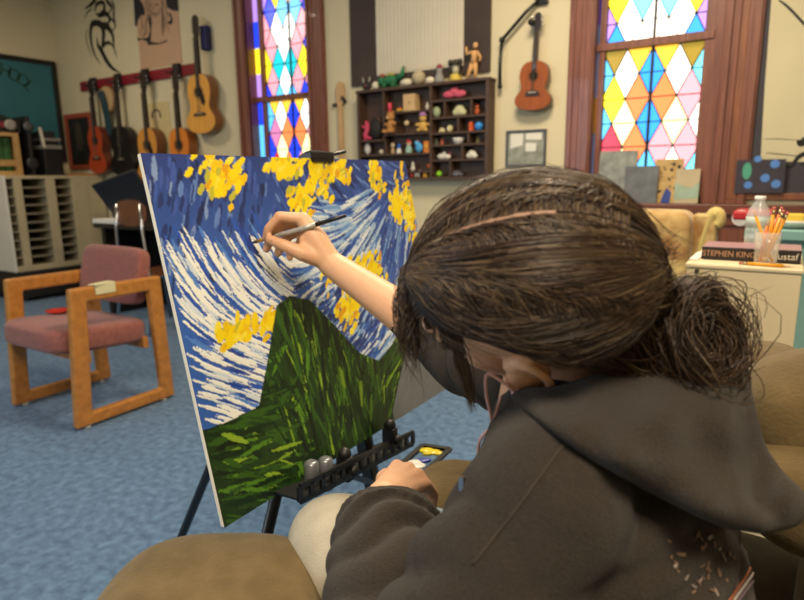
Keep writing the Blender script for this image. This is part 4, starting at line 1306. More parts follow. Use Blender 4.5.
# school chair with plywood back and chrome legs
q0, q1 = onY(117, 205, 2.75), onY(143, 222, 2.75)
cx, zc_ = (q0[0] + q1[0]) / 2, (q0[2] + q1[2]) / 2
t = thing('school_chair', 'school chair with brown plywood back and chrome frame, seen behind the lounge chair', 'chair', (cx, 2.95, 0))
w2 = (q1[0] - q0[0]) / 2 + .04
mp = mat('brown_plywood', '#6b4028', .4, var=.15, scale=6)
mb = MB(); mb.prism([(cx + w2 * math.cos(a) * (1 if abs(math.cos(a)) < .8 else 1), zc_ + .1 * np.sign(math.sin(a)) * abs(math.sin(a)) ** .6) for a in np.linspace(0, 2 * math.pi, 24)[:-1]], (0, 2.76, 0), X_, Z_, .014); mb.build('backrest', mp, t, bevel=.004)
mb = MB(); mb.bb((cx - .2, 2.78, .44), (cx + .2, 3.16, .456)); mb.build('seat', mp, t, bevel=.006)
for s in (-1, 1):
    mb = MB(); mb.tube([(cx + s * (w2 - .05), 2.745, zc_ + .07), (cx + s * (w2 - .03), 2.73, zc_ - .12), (cx + s * .19, 2.74, .44), (cx + s * .21, 2.68, 0)], .012, 8); mb.build('leg', m_chrome, t)
    mb = MB(); mb.tube([(cx + s * .17, 2.8, .435), (cx + s * .19, 3.12, .435), (cx + s * .2, 3.17, 0)], .012, 8); mb.build('leg', m_chrome, t)

# ------------------------------------------------------------------ lounge chair with wooden loop arms
m_oak = mat('honey_oak', '#bd7f38', 0.4, hex2='#a2692c', scale=5, stretch=(6, 6, 6), bump=.03, coat=.25)
m_rose = mat('rose_fabric', '#93574e', 0.9, hex2='#7f4a43', scale=60, bump=.25, bscale=300, sheen=.2)
xr_, xl_ = -2.72, -3.30
yf_, yb_ = 1.40, 1.94
lc = thing('lounge_chair', 'oak armchair with rose upholstered seat and back on the blue carpet', 'armchair', ((xr_ + xl_) / 2, (yf_ + yb_) / 2, 0))
def loop_frame(x):
    out = [(yf_ + .02, .012), (yb_ + .005, .012), (yb_, .645), (yf_ + .07, .665)]
    out = [(yf_, .012), (yb_, .012), (yb_ - .022, .67), (yf_ + .045, .672)]
    inn = [(yf_ + .085, .072), (yb_ - .075, .072), (yb_ - .095, .60), (yf_ + .12, .602)]
    mb = MB()
    hw = .022
    n = 4
    vs = []
    for xx in (x - hw, x + hw):
        vs += [(xx, y, z) for y, z in out] + [(xx, y, z) for y, z in inn]
    fs = []
    for i in range(4):
        j = (i + 1) % 4
        fs.append((i, 4 + i, 4 + j, j)); fs.append((8 + i, 8 + j, 12 + j, 12 + i))
        fs.append((i, j, 8 + j, 8 + i)); fs.append((4 + i, 12 + i, 12 + j, 4 + j))
    mb.add(vs, fs)
    bmname = mb.build('arm_frame', m_oak, lc, bevel=.012, seg=3)
    for y in (yf_ + .06, yb_ - .06):
        g = MB(); g.lathe([(.016, 0), (.016, .012)], (x, y, 0), (0, 0, 1), 12); g.build('glide', mat('white_glide', '#cfccc4', .5), bmname)
loop_frame(xr_); loop_frame(xl_)
for y in (yf_ + .1, yb_ - .13):
    mb = MB(); mb.bb((xl_ + .02, y, .30), (xr_ - .02, y + .03, .36)); mb.build('rail', m_oak, lc, bevel=.004)


def cushion(name, c, size, R, m, parent, puff=.25, n=14, pow_=4.0):
    """padded block: superellipsoid with a bulge"""
    mb = MB()
    vs, fs = [], []
    c = np.array(c, float); R = np.eye(3) if R is None else np.array(R)
    nu, nv = 40, 24
    def sg(v, p):
        return np.sign(v) * abs(v) ** p
    e1, e2 = 2 / pow_, 2 / pow_
    for i in range(nv + 1):
        ph = -math.pi / 2 + math.pi * i / nv
        for j in range(nu):
            th = 2 * math.pi * j / nu
            p = np.array([sg(math.cos(ph), e1) * sg(math.cos(th), e2), sg(math.cos(ph), e1) * sg(math.sin(th), e2), sg(math.sin(ph), e1)])
            vs.append(c + R @ (p * np.array(size) / 2))
    for i in range(nv):
        for j in range(nu):
            fs.append((i * nu + j, i * nu + (j + 1) % nu, (i + 1) * nu + (j + 1) % nu, (i + 1) * nu + j))
    mb.add(vs, fs, 0, True)
    return mb.build(name, m, parent)


def rx(a):
    return np.array(Matrix.Rotation(a, 3, 'X'))
def ry(a):
    return np.array(Matrix.Rotation(a, 3, 'Y'))
def rz(a):
    return np.array(Matrix.Rotation(a, 3, 'Z'))
xc = (xr_ + xl_) / 2
cushion('seat', (xc, 1.62, .405), (.55, .52, .135), rx(-.08), m_rose, lc, pow_=5)
cushion('backrest', (xc - .01, 1.86, .665), (.53, .085, .30), rx(-.22), m_rose, lc, pow_=6)
q = onX(103, 294, xr_)
mb = MB(); mb.box((xr_, q[1] - .0, .676), (.055, .11, .004), rz(.15)); mb.bb((xr_ + .024, q[1] - .05, .63), (xr_ + .027, q[1] + .05, .678))
o = mb.build('paper_note', mat('cream_note', '#d3cba0', .7)); tag(o, 'cream paper note folded over the right arm of the oak armchair', 'note')
q = onZ(58, 313, .475)
mb = MB(); mb.lathe([(.03, 0), (.055, .012), (.06, .018), (.05, .014), (.02, .006)], (q[0], q[1], .474), (0, 0, 1), 20)
tag(mb.build('red_dish', mat('red_plastic', '#c22a1e', .35)), 'small red dish on the seat of the oak armchair', 'dish')
# ------------------------------------------------------------------ right: cream cabinet and the things on it
m_cab = mat('cream_cabinet', '#dccba6', 0.5, var=.03, scale=3, bump=.02)
k0 = V(685, 263, 1.62)
CZ = k0[2]
CY0 = k0[1]
cx0 = k0[0]
cx1 = onY(801, 300, CY0)[0]
cab = thing('cream_cabinet', 'cream metal cabinet behind the painter with a book and pencil cup on top', 'cabinet', ((cx0 + cx1) / 2, CY0 + .2, 0))
mb = MB(); mb.bb((cx0 + .004, CY0 + .006, .03), (cx1 - .004, CY0 + .42, CZ - .012)); mb.build('body', m_cab, cab, bevel=.004)
mb = MB(); mb.bb((cx0, CY0, CZ - .012), (cx1, CY0 + .43, CZ)); mb.build('top', m_cab, cab, bevel=.004)
mb = MB(); mb.lathe([(.006, 0), (.006, .006)], onY(697, 271, CY0 + .006), (0, -1, 0), 12); mb.build('rivet', mat('rivet', '#3c3830', .4), cab)
mb = MB(); mb.bb((cx0 + .02, CY0 + .02, 0), (cx1 - .02, CY0 + .4, .03)); mb.build('plinth', m_blackplastic, cab)

# book
b0, b1 = onY(702, 262, CY0 + .13), onY(800, 265, CY0 + .13)
zb0, zb1 = CZ + .0005, CZ + .036
bk = thing('thick_book', 'thick black-spined hardback book lying flat on the cream cabinet behind the pencil cup', 'book', ((b0[0] + b1[0]) / 2, CY0 + .2, CZ))
yb0 = CY0 + .10
mblack = mat('black_cover', '#1f1815', .5)
mb = MB(); mb.bb((b0[0], yb0, zb0), (b1[0], yb0 + .006, zb1)); mb.build('spine', mblack, bk, bevel=.002)
mb = MB(); mb.bb((b0[0], yb0 + .006, zb1 - .004), (b1[0], yb0 + .16, zb1)); mb.bb((b0[0], yb0 + .006, zb0), (b1[0], yb0 + .16, zb0 + .004)); mb.build('cover', mat('mauve_cover', '#a07a80', .4), bk)
mb = MB(); mb.bb((b0[0] + .005, yb0 + .006, zb0 + .004), (b1[0] - .005, yb0 + .155, zb1 - .004)); mb.build('pages', mat('page_edge', '#d8ccb0', .8), bk)
mb = MB()
bw_ = b1[0] - b0[0]
add_text(mb, 'STEPHEN KING', .022, (b0[0] + bw_ * .285, yb0 - .0008, (zb0 + zb1) / 2), X_, Z_, sx=.86)
mb.build('author_lettering', mat('copper_ink', '#b98a6c', .5), bk)
mb = MB()
add_text(mb, 'ustaf', .024, (b0[0] + bw_ * .875, yb0 - .0008, (zb0 + zb1) / 2), X_, Z_)
mb.build('title_lettering', mat('pale_ink', '#d8cfc0', .5), bk)

# paper left of the book
q0, q1 = onZ(688, 261, CZ), onZ(702, 252, CZ)
mb = MB(); mb.bb((cx0 + .002, CY0 + .06, CZ + .0005), (b0[0] - .004, CY0 + .25, CZ + .004))
tag(mb.build('white_papers', mat('white_sheets', '#d9d4cc', .7)), 'few white papers at the left corner of the cream cabinet, left of the book', 'paper')

# glass of pencils
m_glass = mat('clear_plastic', '#e8e4d8', .12, alpha=.28, spec=.6)
pc = onY(765, 264, CY0 + .055)
pcx, pcy = pc[0], CY0 + .055
pz = CZ + .001
ctop = onY(767, 232, pcy)[2]
cup = thing('pencil_cup', 'clear plastic cup holding pencils on the cream cabinet in front of the book', 'cup', (pcx, pcy, CZ))
mb = MB(); hC = ctop - pz
mb.lathe([(.026, 0), (.031, hC), (.0295, hC), (.0245, .004)], (pcx, pcy, pz), (0, 0, 1), 26); mb.build('cup', m_glass, cup)
m_pen = mat('pencil_yellow', '#e09a1c', .4); m_tip = mat('pencil_wood', '#d6b48a', .6); m_fer = mat('ferrule', '#b6a37a', .3, metal=.8); m_er = mat('eraser', '#c86a62', .7)
m_pen2 = mat('pencil_orange', '#d8702a', .4)
proto = {}
def pencil(label, base, top, body=m_pen, tip_up=False, group=None, L=None):
    base, top = np.array(base), np.array(top)
    d = nrm(top - base); L = np.linalg.norm(top - base)
    t = thing('pencil', label, 'pencil', base, 0, group)
    x, y, _ = frame_from(d)
    a, e = (.022, L - .022) if not tip_up else (.0, L - .022)
    if tip_up:
        mb = MB(); mb.tube([base, base + d * (L - .018)], .0044, 6); mb.build('shaft', body, t)
        mb = MB(); mb.tube([base + d * (L - .018), top], [.0036, .0005], 6); mb.build('point', m_tip, t)
    else:
        mb = MB(); mb.tube([base + d * .016, base + d * (L - .02)], .0044, 6); mb.build('shaft', body, t)
        mb = MB(); mb.tube([base, base + d * .016], [.0005, .0036], 6); mb.build('point', m_tip, t)
        mb = MB(); mb.tube([base + d * (L - .02), base + d * (L - .008)], .0038, 8); mb.build('ferrule', m_fer, t)
        mb = MB(); mb.tube([base + d * (L - .008), top], .0036, 8); mb.build('eraser', m_er, t)
    return t
PG = 'pencils in the clear cup'
zf = pz + .006
for lab, bo, (tx, ty), body, up, dy in (
        ('yellow pencil leaning furthest left out of the clear cup', (.016, .004), (753.5, 210), m_pen, True, 0),
        ('short orange pencil in the left half of the clear cup', (-.012, -.006), (769, 219), m_pen2, True, -.004),
        ('upright yellow pencil in the middle of the clear cup', (.002, .012), (774.5, 207), m_pen, False, .004),
        ('red-tipped pencil right of the upright yellow one in the cup', (-.004, .008), (782, 207), m_pen2, False, .012),
        ('yellow pencil with a pink eraser leaning right in the cup', (-.008, -.01), (784, 210), m_pen, False, -.004),
        ('yellow pencil leaning furthest right out of the clear cup', (-.002, -.014), (788, 212), m_pen, False, .0)):
    tp = onY(tx, ty, pcy + dy)
    pencil(lab, (pcx + bo[0], pcy + bo[1], zf), tp, body, up, PG)
a, b = onZ(739, 264, CZ + .006), onZ(793, 270, CZ + .006)
a[1] = CY0 + .028; b = np.array([b[0] - .004, CY0 + .016, CZ + .005]); a = np.array([onY(739, 263, CY0 + .028)[0], CY0 + .028, CZ + .005])
pencil('yellow pencil lying on the front edge of the cream cabinet', b, a)

# water bottle behind the book
q = onY(755, 250, CY0 + .33)
bx, by = q[0], CY0 + .33
btop = onY(755, 196, by)[2]
Hh = btop - CZ
t = thing('water_bottle', 'clear plastic water bottle with a white cap behind the pencil cup', 'bottle', (bx, by, CZ))
mb = MB(); mb.lathe([(.026, 0), (.032, .006), (.032, Hh * .3), (.029, Hh * .34), (.032, Hh * .38), (.032, Hh * .66), (.026, Hh * .78), (.013, Hh * .9), (.013, Hh * .93)], (bx, by, CZ + .001), (0, 0, 1), 26)
mb.build('bottle', mat('clear_bottle', '#dfe4e2', .1, alpha=.35, spec=.7), t)
mb = MB(); mb.lathe([(.0145, 0), (.0145, Hh * .075)], (bx, by, CZ + Hh * .925), (0, 0, 1), 20); mb.build('cap', mat('white_cap', '#e4e4e0', .4), t)
mb = MB(); mb.lathe([(.0325, Hh * .45), (.0325, Hh * .64)], (bx, by, CZ), (0, 0, 1), 24); mb.build('label_band', mat('pale_label', '#c9d6d0', .5, trans=.3), t)

# teal table further back with a red lidded tub and a yellow box
m_teal = mat('teal_cloth', '#7fa9a4', .6, var=.06)
Yt = 2.45
ta, tb = onY(738, 232, Yt), onY(830, 226, Yt)
TZ = onY(780, 226, Yt + .2)[2]
t = thing('teal_table', 'pale teal covered table behind the cream cabinet by the wood panelling', 'table', (tb[0] - .2, Yt + .3, 0))
mb = MB(); mb.bb((ta[0] + .02, Yt, TZ - .035), (ta[0] + 1.3, Yt + .65, TZ)); mb.build('tabletop', m_teal, t, bevel=.004)
mb = MB(); mb.bb((ta[0] + .06, Yt + .04, .1), (ta[0] + 1.26, Yt + .06, TZ - .035)); mb.build('front_panel', m_teal, t)
for x in (ta[0] + .05, ta[0] + 1.25):
    for y in (Yt + .05, Yt + .6):
        mb = MB(); mb.bb((x - .02, y - .02, 0), (x + .02, y + .02, TZ - .035)); mb.build('leg', m_black, t)
q0, q1 = onY(735, 212, Yt + .2), onY(776, 212, Yt + .2)
xm2 = (q0[0] + q1[0]) / 2; rr = (q1[0] - q0[0]) / 2
tt = thing('plastic_tub', 'frosted plastic tub with a red lid behind the water bottle', 'tub', (xm2, Yt + .2, TZ))
zl = onY(755, 213, Yt + .2)[2]
mb = MB(); mb.bb((q0[0] + .01, Yt + .1, TZ + .001), (q1[0] - .01, Yt + .3, zl - .02)); mb.build('tub', mat('frosted_tub', '#c2bdb2', .4, trans=.4), tt, bevel=.02, seg=3)
mb = MB(); mb.bb((q0[0], Yt + .09, zl - .02), (q1[0], Yt + .31, zl + .012)); mb.build('lid', mat('red_lid', '#b3242a', .4), tt, bevel=.008)
mb = MB(); mb.lathe([(.03, 0), (.03, .002)], (xm2 - rr * .6, Yt + .1, (TZ + zl) / 2 + .01), (0, -1, 0), 16); mb.build('round_label', mat('white_label', '#d8d0c8', .6), tt)
q0, q1 = onY(787, 214, Yt + .1), onY(803, 226, Yt + .1)
mb = MB(); mb.bb((q0[0], Yt + .06, TZ + .028), (q1[0], Yt + .16, q0[2] + .0))
tag(mb.build('yellow_box', mat('yellow_card', '#d8b83c', .6), bevel=.003), 'small yellow box on the flat dish at the right edge of the teal table', 'box')
mb = MB(); mb.lathe([(.04, 0), (.075, .02), (.08, .027), (.02, .027)], ((q0[0] + q1[0]) / 2, Yt + .11, TZ + .001), (0, 0, 1), 20)
tag(mb.build('white_dish', mat('white_dish', '#dedbd2', .4)), 'flat white dish under the yellow box on the teal table', 'dish')

# gold patterned upholstered chair with a scroll end
m_gold = mat('gold_fabric', '#d3b97a', .85, hex2='#96652c', scale=13, bump=.2, bscale=200, sheen=.3)
Yg = 2.6
g0, g1 = onY(600, 216, Yg), onY(693, 214, Yg)
gz = g1[2]
t = thing('gold_armchair', 'gold patterned upholstered chair with a curled scroll end behind the painter', 'armchair', ((g0[0] + g1[0]) / 2, Yg + .2, 0))
cushion('backrest', ((g0[0] + g1[0]) / 2, Yg + .1, gz - .36), (g1[0] - g0[0], .2, .74), None, m_gold, t, pow_=9)
mb = MB()
c0, c1 = onY(694, 216, Yg + .05), onY(722, 214, Yg + .05)
pts = [onY(697, 262, Yg + .08), onY(703, 240, Yg + .08), onY(709, 222, Yg + .08), onY(714, 213, Yg + .08), onY(719, 214, Yg + .08), onY(720, 221, Yg + .08), onY(716, 225, Yg + .08)]
mb.tube(spline(pts, 30), .022, 10); mb.build('scroll_arm', mat('pale_gold_fabric', '#c6b06a', .85, var=.15, sheen=.3), t)
mb = MB(); P = [(q[0], q[2]) for q in (onY(690, 270, Yg + .08), onY(714, 270, Yg + .08), onY(717, 226, Yg + .08), onY(712, 214, Yg + .08), onY(693, 214, Yg + .08))]
mb.prism(P, (0, Yg + .16, 0), X_, Z_, .1); mb.build('side_panel', m_gold, t, bevel=.01)
cushion('seat', ((g0[0] + g1[0]) / 2, Yg - .15, .38), (g1[0] - g0[0], .55, .2), None, m_gold, t, pow_=7)
for x in (g0[0] + .05, g1[0] - .05):
    for y in (Yg - .36, Yg + .12):
        mb = MB(); mb.tube([(x, y, 0), (x, y, .3)], .02, 8); mb.build('leg', m_wood_trim, t)

# ------------------------------------------------------------------ the canvas and the easel
P0 = V(140, 153, .916)
TA = math.radians(12)
CU = np.array([0, 1.0, 0]); CD = np.array([math.sin(TA), 0, -math.cos(TA)]); CN = np.cross(CD, CU)   # across, down, out of the painting
if CN[0] < 0:
    CN = -CN
CWD, CHT = .762, .605
def cpt(u, v, n=0.0):
    return P0 + CU * u * CWD + CD * v * CHT + CN * n


def paint():
    """brush-stroke colours of an abstract canvas: blue and white currents, yellow dabs, dark green bank"""
    rs = np.random.RandomState(5)
    W, Hh = 440, 350
    A = np.zeros((Hh, W, 3))
    def L(h):
        return np.array(lin(h))
    uu = np.linspace(0, 1, W)
    def bank(u):
        return np.interp(u, [0, .07, .16, .22, .28, .33, .40, .48, .56, .64, .74, .84, .93, 1], [.73, .735, .73, .60, .46, .44, .47, .58, .70, .755, .71, .62, .56, .52])
    for j in range(W):
        A[:, j] = L('#2c4694')
    yy, xx = np.mgrid[0:Hh, 0:W]
    yv, xv = yy / (Hh - 1), xx / (W - 1)
    top = np.clip(1 - yv / .34, 0, 1)[..., None]
    A[:] = L('#3560b4') * (1 - top) + L('#2b3d80') * top
    def disc(r):
        q = np.arange(-r, r + 1)
        m = (q[:, None] ** 2 + q[None] ** 2) <= r * r + .4
        return np.argwhere(m) - r
    D = {r: disc(r) for r in range(0, 9)}
    def stroke(u, v, ang, n, r, col, field=None, jit=.05, mask=None):
        x, y = u * W, v * Hh
        for k in range(n):
            rr = max(0, int(round(r * math.sin(math.pi * (k + .6) / (n + .2)) ** .5)))
            pts = D[rr] + np.array([int(y), int(x)])
            ok = (pts[:, 0] >= 0) & (pts[:, 0] < Hh) & (pts[:, 1] >= 0) & (pts[:, 1] < W)
            pts = pts[ok]
            if mask is not None:
                pts = pts[mask[pts[:, 0], pts[:, 1]]]
            A[pts[:, 0], pts[:, 1]] = A[pts[:, 0], pts[:, 1]] * .12 + col * .88
            a = ang if field is None else field(x / W, y / Hh)
            x += math.cos(a) * 2; y += math.sin(a) * 2
    def flow(u, v):
        # long diagonal currents, gently waving
        return .55 * math.sin(3.1 * u + 1.2) + .35 * math.sin(7 * v + 2 * u) + (.35 if u < .35 else -.35)
    bk = bank(uu)
    sky = yv < bk[None, :]
    # dark top strokes
    for _ in range(520):
        u, v = rs.rand(), rs.rand() * .36
        c = [L('#24336e'), L('#3d58a8'), L('#5f7fc4'), L('#1d2a58'), L('#7f97c8')][rs.choice(5, p=[.3, .3, .18, .14, .08])]
        stroke(u, v, 0, rs.randint(6, 16), rs.randint(1, 4), c, lambda a, b: flow(a, b) + .8, mask=sky)
    # white and blue currents
    for _ in range(2800):
        u = rs.rand(); v = rs.uniform(.14, .9)
        left = u < .36
        lo = .16 if left else .10
        if v < lo + .12 * rs.rand() + (.12 * max(0, u - .72) / .28):
            continue
        if .72 < u and v < .55 and rs.rand() < .65:
            c = [L('#2c3f86'), L('#3c58a4'), L('#4a6cb8')][rs.randint(3)]
        elif left:
            c = [L('#eef0ea'), L('#cfdcea'), L('#2a55b8'), L('#4f80cf'), L('#20409a')][rs.choice(5, p=[.5, .15, .18, .1, .07])]
        else:
            c = [L('#d8e2ea'), L('#a5c0e0'), L('#6f98d2'), L('#2f55ac'), L('#213a80')][rs.choice(5, p=[.32, .24, .18, .16, .10])]
        stroke(u, v, 0, rs.randint(10, 30), rs.randint(1, 3), c, flow, mask=sky)
    # dark blue pools lower middle
    for _ in range(260):
        u, v = rs.uniform(.3, .72), rs.uniform(.40, .70)
        c = [L('#26408e'), L('#345cb0'), L('#1d2f6c')][rs.randint(3)]
        stroke(u, v, 0, rs.randint(6, 14), 2, c, flow, mask=sky)
    # loose yellow and orange dab clusters
    spots = [(.19, .07, .065, .06), (.40, .035, .05, .03), (.52, .07, .05, .06), (.44, .15, .04, .045), (.63, .05, .035, .035), (.80, .07, .035, .05),
             (.95, .2, .055, .12), (.88, .20, .025, .05), (.50, .375, .04, .045), (.13, .515, .045, .03), (.255, .51, .05, .035), (.55, .535, .055, .06), (.66, .42, .07, .05)]
    for (u, v, a, b) in spots:
        for _ in range(int(40 + 9000 * a * b)):
            du, dv = rs.normal(0, .55) * a, rs.normal(0, .55) * b
            c = [L('#f4d80a'), L('#ecc408'), L('#f6e444'), L('#e0a010'), L('#bcb83a')][rs.choice(5, p=[.5, .24, .14, .06, .06])]
            stroke(u + du, v + dv, -.75 + rs.normal(0, .25), rs.randint(4, 9), rs.randint(2, 5), c, mask=sky)
    # green bank
    g = ~sky
    A[g] = L('#1d3410')
    for _ in range(1500):
        u = rs.rand(); v = bank(u) + rs.rand() ** 1.2 * (1.02 - bank(u))
        mid = math.exp(-((u - .42) / .2) ** 2)
        c = [L('#142a10'), L('#203c14'), L('#33581a'), L('#4f7f20'), L('#0f1c0c'), L('#86a82c')][rs.choice(6, p=[.26, .24, .22, .1 + .06 * 1, .12, .0 + .0] if rs.rand() > .16 * (mid + .3) else [0, .1, .2, .4, 0, .3])] if False else \
            [L('#142a10'), L('#203c14'), L('#33581a'), L('#517f20'), L('#0f1c0c'), L('#86a82c')][rs.choice(6, p=([.27, .27, .24, .06, .15, .01] if rs.rand() > .25 * mid + .06 else [0, .1, .25, .4, 0, .25]))]
        lean = (.42 - u) * -.9
        stroke(u, v, -math.pi / 2 + lean + rs.normal(0, .18) if mid > .35 else -.35 + rs.normal(0, .2) + (.6 if u < .2 else -.3), rs.randint(10, 34), rs.randint(1, 4), c, mask=g)
    # bare grey corner
    gl = np.interp(uu, [0, .60, .66, .74, .82, .9, 1], [2, 2, .96, .84, .73, .66, .60])
    gm = yv > gl[None, :]
    A[gm] = L('#6b7076')
    for _ in range(160):
        u, v = rs.uniform(.6, 1), rs.uniform(.6, 1)
        stroke(u, v, -.6, 12, 3, L('#6b7076') * (1 + rs.normal(0, .05)), mask=gm)
    return A


A = paint()
Hh, Wd = A.shape[:2]
canvas = thing('canvas_painting', 'large abstract canvas of blue, white and yellow strokes over green, on the black easel', 'painting', cpt(.5, 1))
me = bpy.data.meshes.new('painted_face')
uu, vv = np.meshgrid(np.linspace(0, 1, Wd), np.linspace(0, 1, Hh))
lum = A.mean(2)
pv = P0 + uu[..., None] * CU * CWD + vv[..., None] * CD * CHT + CN * .0006 + (lum * .0008)[..., None] * CN
pv = pv.reshape(-1, 3) - np.array(canvas.location)
idx = np.arange(Hh * Wd).reshape(Hh, Wd)
f = np.stack([idx[:-1, :-1], idx[1:, :-1], idx[1:, 1:], idx[:-1, 1:]], -1).reshape(-1, 4)
me.vertices.add(len(pv)); me.vertices.foreach_set('co', pv.ravel())
me.loops.add(f.size); me.loops.foreach_set('vertex_index', f.ravel())
me.polygons.add(len(f)); me.polygons.foreach_set('loop_start', np.arange(0, f.size, 4)); me.polygons.foreach_set('loop_total', np.full(len(f), 4))
me.update(calc_edges=True)
at = me.color_attributes.new('paint', 'FLOAT_COLOR', 'POINT')
at.data.foreach_set('color', np.concatenate([A.reshape(-1, 3), np.ones((Hh * Wd, 1))], 1).ravel())
me.polygons.foreach_set('use_smooth', [True] * len(f))
mp = bpy.data.materials.new('oil_paint'); mp.use_nodes = True
nt = mp.node_tree; bs_ = nt.nodes['Principled BSDF']; bs_.inputs['Roughness'].default_value = .42
an = nt.nodes.new('ShaderNodeAttribute'); an.attribute_name = 'paint'
nt.links.new(an.outputs['Color'], bs_.inputs['Base Color'])
me.materials.append(mp)
pf = bpy.data.objects.new('painted_face', me); C.objects.link(pf); pf.parent = canvas
Rc = np.array([CU, CD, CN]).T
mb = MB(); mb.box(cpt(.5, .5, -.0045), (CWD, CHT, .009), Rc); mb.build('stretcher', mat('canvas_cloth', '#dcd6c8', .8, bump=.05, bscale=400), canvas, bevel=.002)

ez = thing('easel', 'black folding easel with a perforated tray bar holding the large canvas', 'easel', (-.85, .95, 0))
mb = MB()
um = (onX(318, 152, -.85)[1] - P0[1]) / CWD
def mast(v, n):
    return cpt(um, v, n)
mb.bar(mast(-.03, -.04), mast(1.35, -.04), .03, .022, (0, 1, 0)); mb.build('mast', m_black, ez, bevel=.003)
mb = MB(); c = mast(-.015, -.008)
mb.box(mast(-.01, -.008), (.075, .016, .03), Rc); mb.box(mast(.004, .003), (.07, .012, .006), Rc); mb.box(mast(-.022, -.018), (.04, .014, .02), Rc)
mb.tube([mast(-.02, -.01) + CU * .05, mast(-.03, -.0) + CU * .09], .005, 6)
mb.build('top_clamp', m_black, ez, bevel=.004)
hub = mast(1.30, -.05)
q = onZ(262, 556, .0)
legs = [onX(262, 556, -.78) * 0 + np.array([-.92, .66, 0]), np.array([-.98, 1.42, 0]), np.array([-1.5, 1.0, 0])]
lt = onX(274, 505, -.80)
lb = onX(262, 556, -.82)
d = nrm(lb - lt); foot = lt + d * (lt[2] / -d[2])
up = lt - d * .13
for a, b in ((up, foot), (mast(.4, -.05) + CU * .04, np.array([-.95, 1.4, 0])), (mast(.2, -.06), np.array([-1.45, .95, 0]))):
    mb = MB(); mb.tube([a, b], .012, 10); mb.ell(b + np.array([0, 0, .012]), .016, None, 10, 6); mb.build('leg', m_black, ez)
# perforated tray bar
t0, t1 = onX(300, 494, -.655), onX(413, 438, -.69)
bd = nrm(t1 - t0)
mb = MB()
Lb = np.linalg.norm(t1 - t0)
side = nrm(np.cross(bd, Z_))
hb = .028
mb.bar(t0 + Z_ * (hb / 2), t1 + Z_ * (hb / 2), .004, .006, Z_)
for zz in (hb / 2, -hb / 2):
    mb.box((t0 + t1) / 2 + Z_ * zz, (Lb, .005, .011), np.array([bd, side, Z_]).T)
nh = 13
for i in range(nh + 1):
    p = t0 + bd * Lb * i / nh
    mb.box(p, (.012, .005, hb), np.array([bd, side, Z_]).T)
mb.box((t0 + t1) / 2 - side * (-.03) * 0 + np.array([-.03, 0, -hb / 2]), (Lb, .06, .004), np.array([bd, side, Z_]).T)
mb.build('tray_bar', m_black, ez)
for px, py, m_, h in ((312, 478, m_chrome, .05), (326, 474, m_chrome, .05)):
    q = onX(px, py, -.69)
    mb = MB(); mb.lathe([(.013, -.03), (.014, .0), (.014, .03), (.008, .034)], q, (0, 0, 1), 14); mb.build('canvas_support', mat('satin_grey', '#7d8086', .35, metal=.6), ez)
for px, py in ((345, 468), (390, 438)):
    q = onX(px, py, -.69)
    mb = MB(); mb.box(q, (.03, .02, .05)); mb.ell(q + np.array([0, 0, .03]), .014, None, 10, 8); mb.ell(q + np.array([.02, .0, .0]), .012, None, 10, 8); mb.build('clamp_knob', m_blackplastic, ez, bevel=.003)
mb = MB(); mb.bar(t0 * .6 + t1 * .4 + np.array([-.01, 0, -.02]), mast(1.2, -.03), .018, .01); mb.build('tray_arm', m_black, ez)

# paint tray
pa, pb, pc_, pd = (onZ(x, y, .545) for x, y in ((388, 476), (423, 445), (450, 449), (411, 485)))
t = thing('paint_tray', 'black paint tray with white, blue and yellow paint in front of the easel', 'palette', (pa + pb + pc_ + pd) / 4)
mb = MB()
for a, b in ((pa, pb), (pb, pc_), (pc_, pd), (pd, pa)):
    mb.bar(a, b, .012, .006, Z_)
mb.add([p + Z_ * o_ for o_ in (-.006, -.003) for p in (pa, pb, pc_, pd)], [(0, 1, 2, 3), (4, 5, 6, 7)])
mb.build('tray', m_blackplastic, t, bevel=.001)
cen = (pa + pb + pc_ + pd) / 4
def tr(a, b, h=.0):
    return pa + (pb - pa) * a + (pd - pa) * b + Z_ * h
mb = MB(); mb.add([tr(.3, .15, -.0025), tr(.97, .1, -.0025), tr(.97, .9, -.0025), tr(.3, .9, -.0025)], [(0, 1, 2, 3)]); mb.build('palette_film', mat('blue_grey_film', '#5c7a9c', .3, var=.2, scale=30), t)
def blobs(nm, lst, m):
    mb = MB()
    for a, b, r in lst:
        mb.ell(tr(a, b, -.001), (r, r * .7, .004), rz(.6), 14, 8)
    mb.build(nm, m, t)
blobs('white_paint', [(.38, .3, .02), (.45, .5, .022), (.52, .35, .016), (.34, .55, .012)], mat('paint_white', '#e8e6de', .35))
blobs('blue_paint', [(.62, .55, .014), (.66, .65, .012)], mat('paint_blue', '#2a3fb0', .35))
blobs('yellow_paint', [(.9, .3, .018), (.92, .6, .018), (.93, .85, .012), (.82, .45, .01)], mat('paint_yellow', '#e2cf1c', .35))
# ------------------------------------------------------------------ the tan armchair she sits in
def cam_pt(x, y, z):
    return CO + M3 @ np.array([x, y, z], float)


def depth_of(p):
    return float(-(M3.T @ (np.array(p) - CO))[2])


def pix(p):
    q = M3.T @ (np.array(p) - CO)
    return 402 + FOC * q[0] / -q[2], 300 - FOC * q[1] / -q[2]


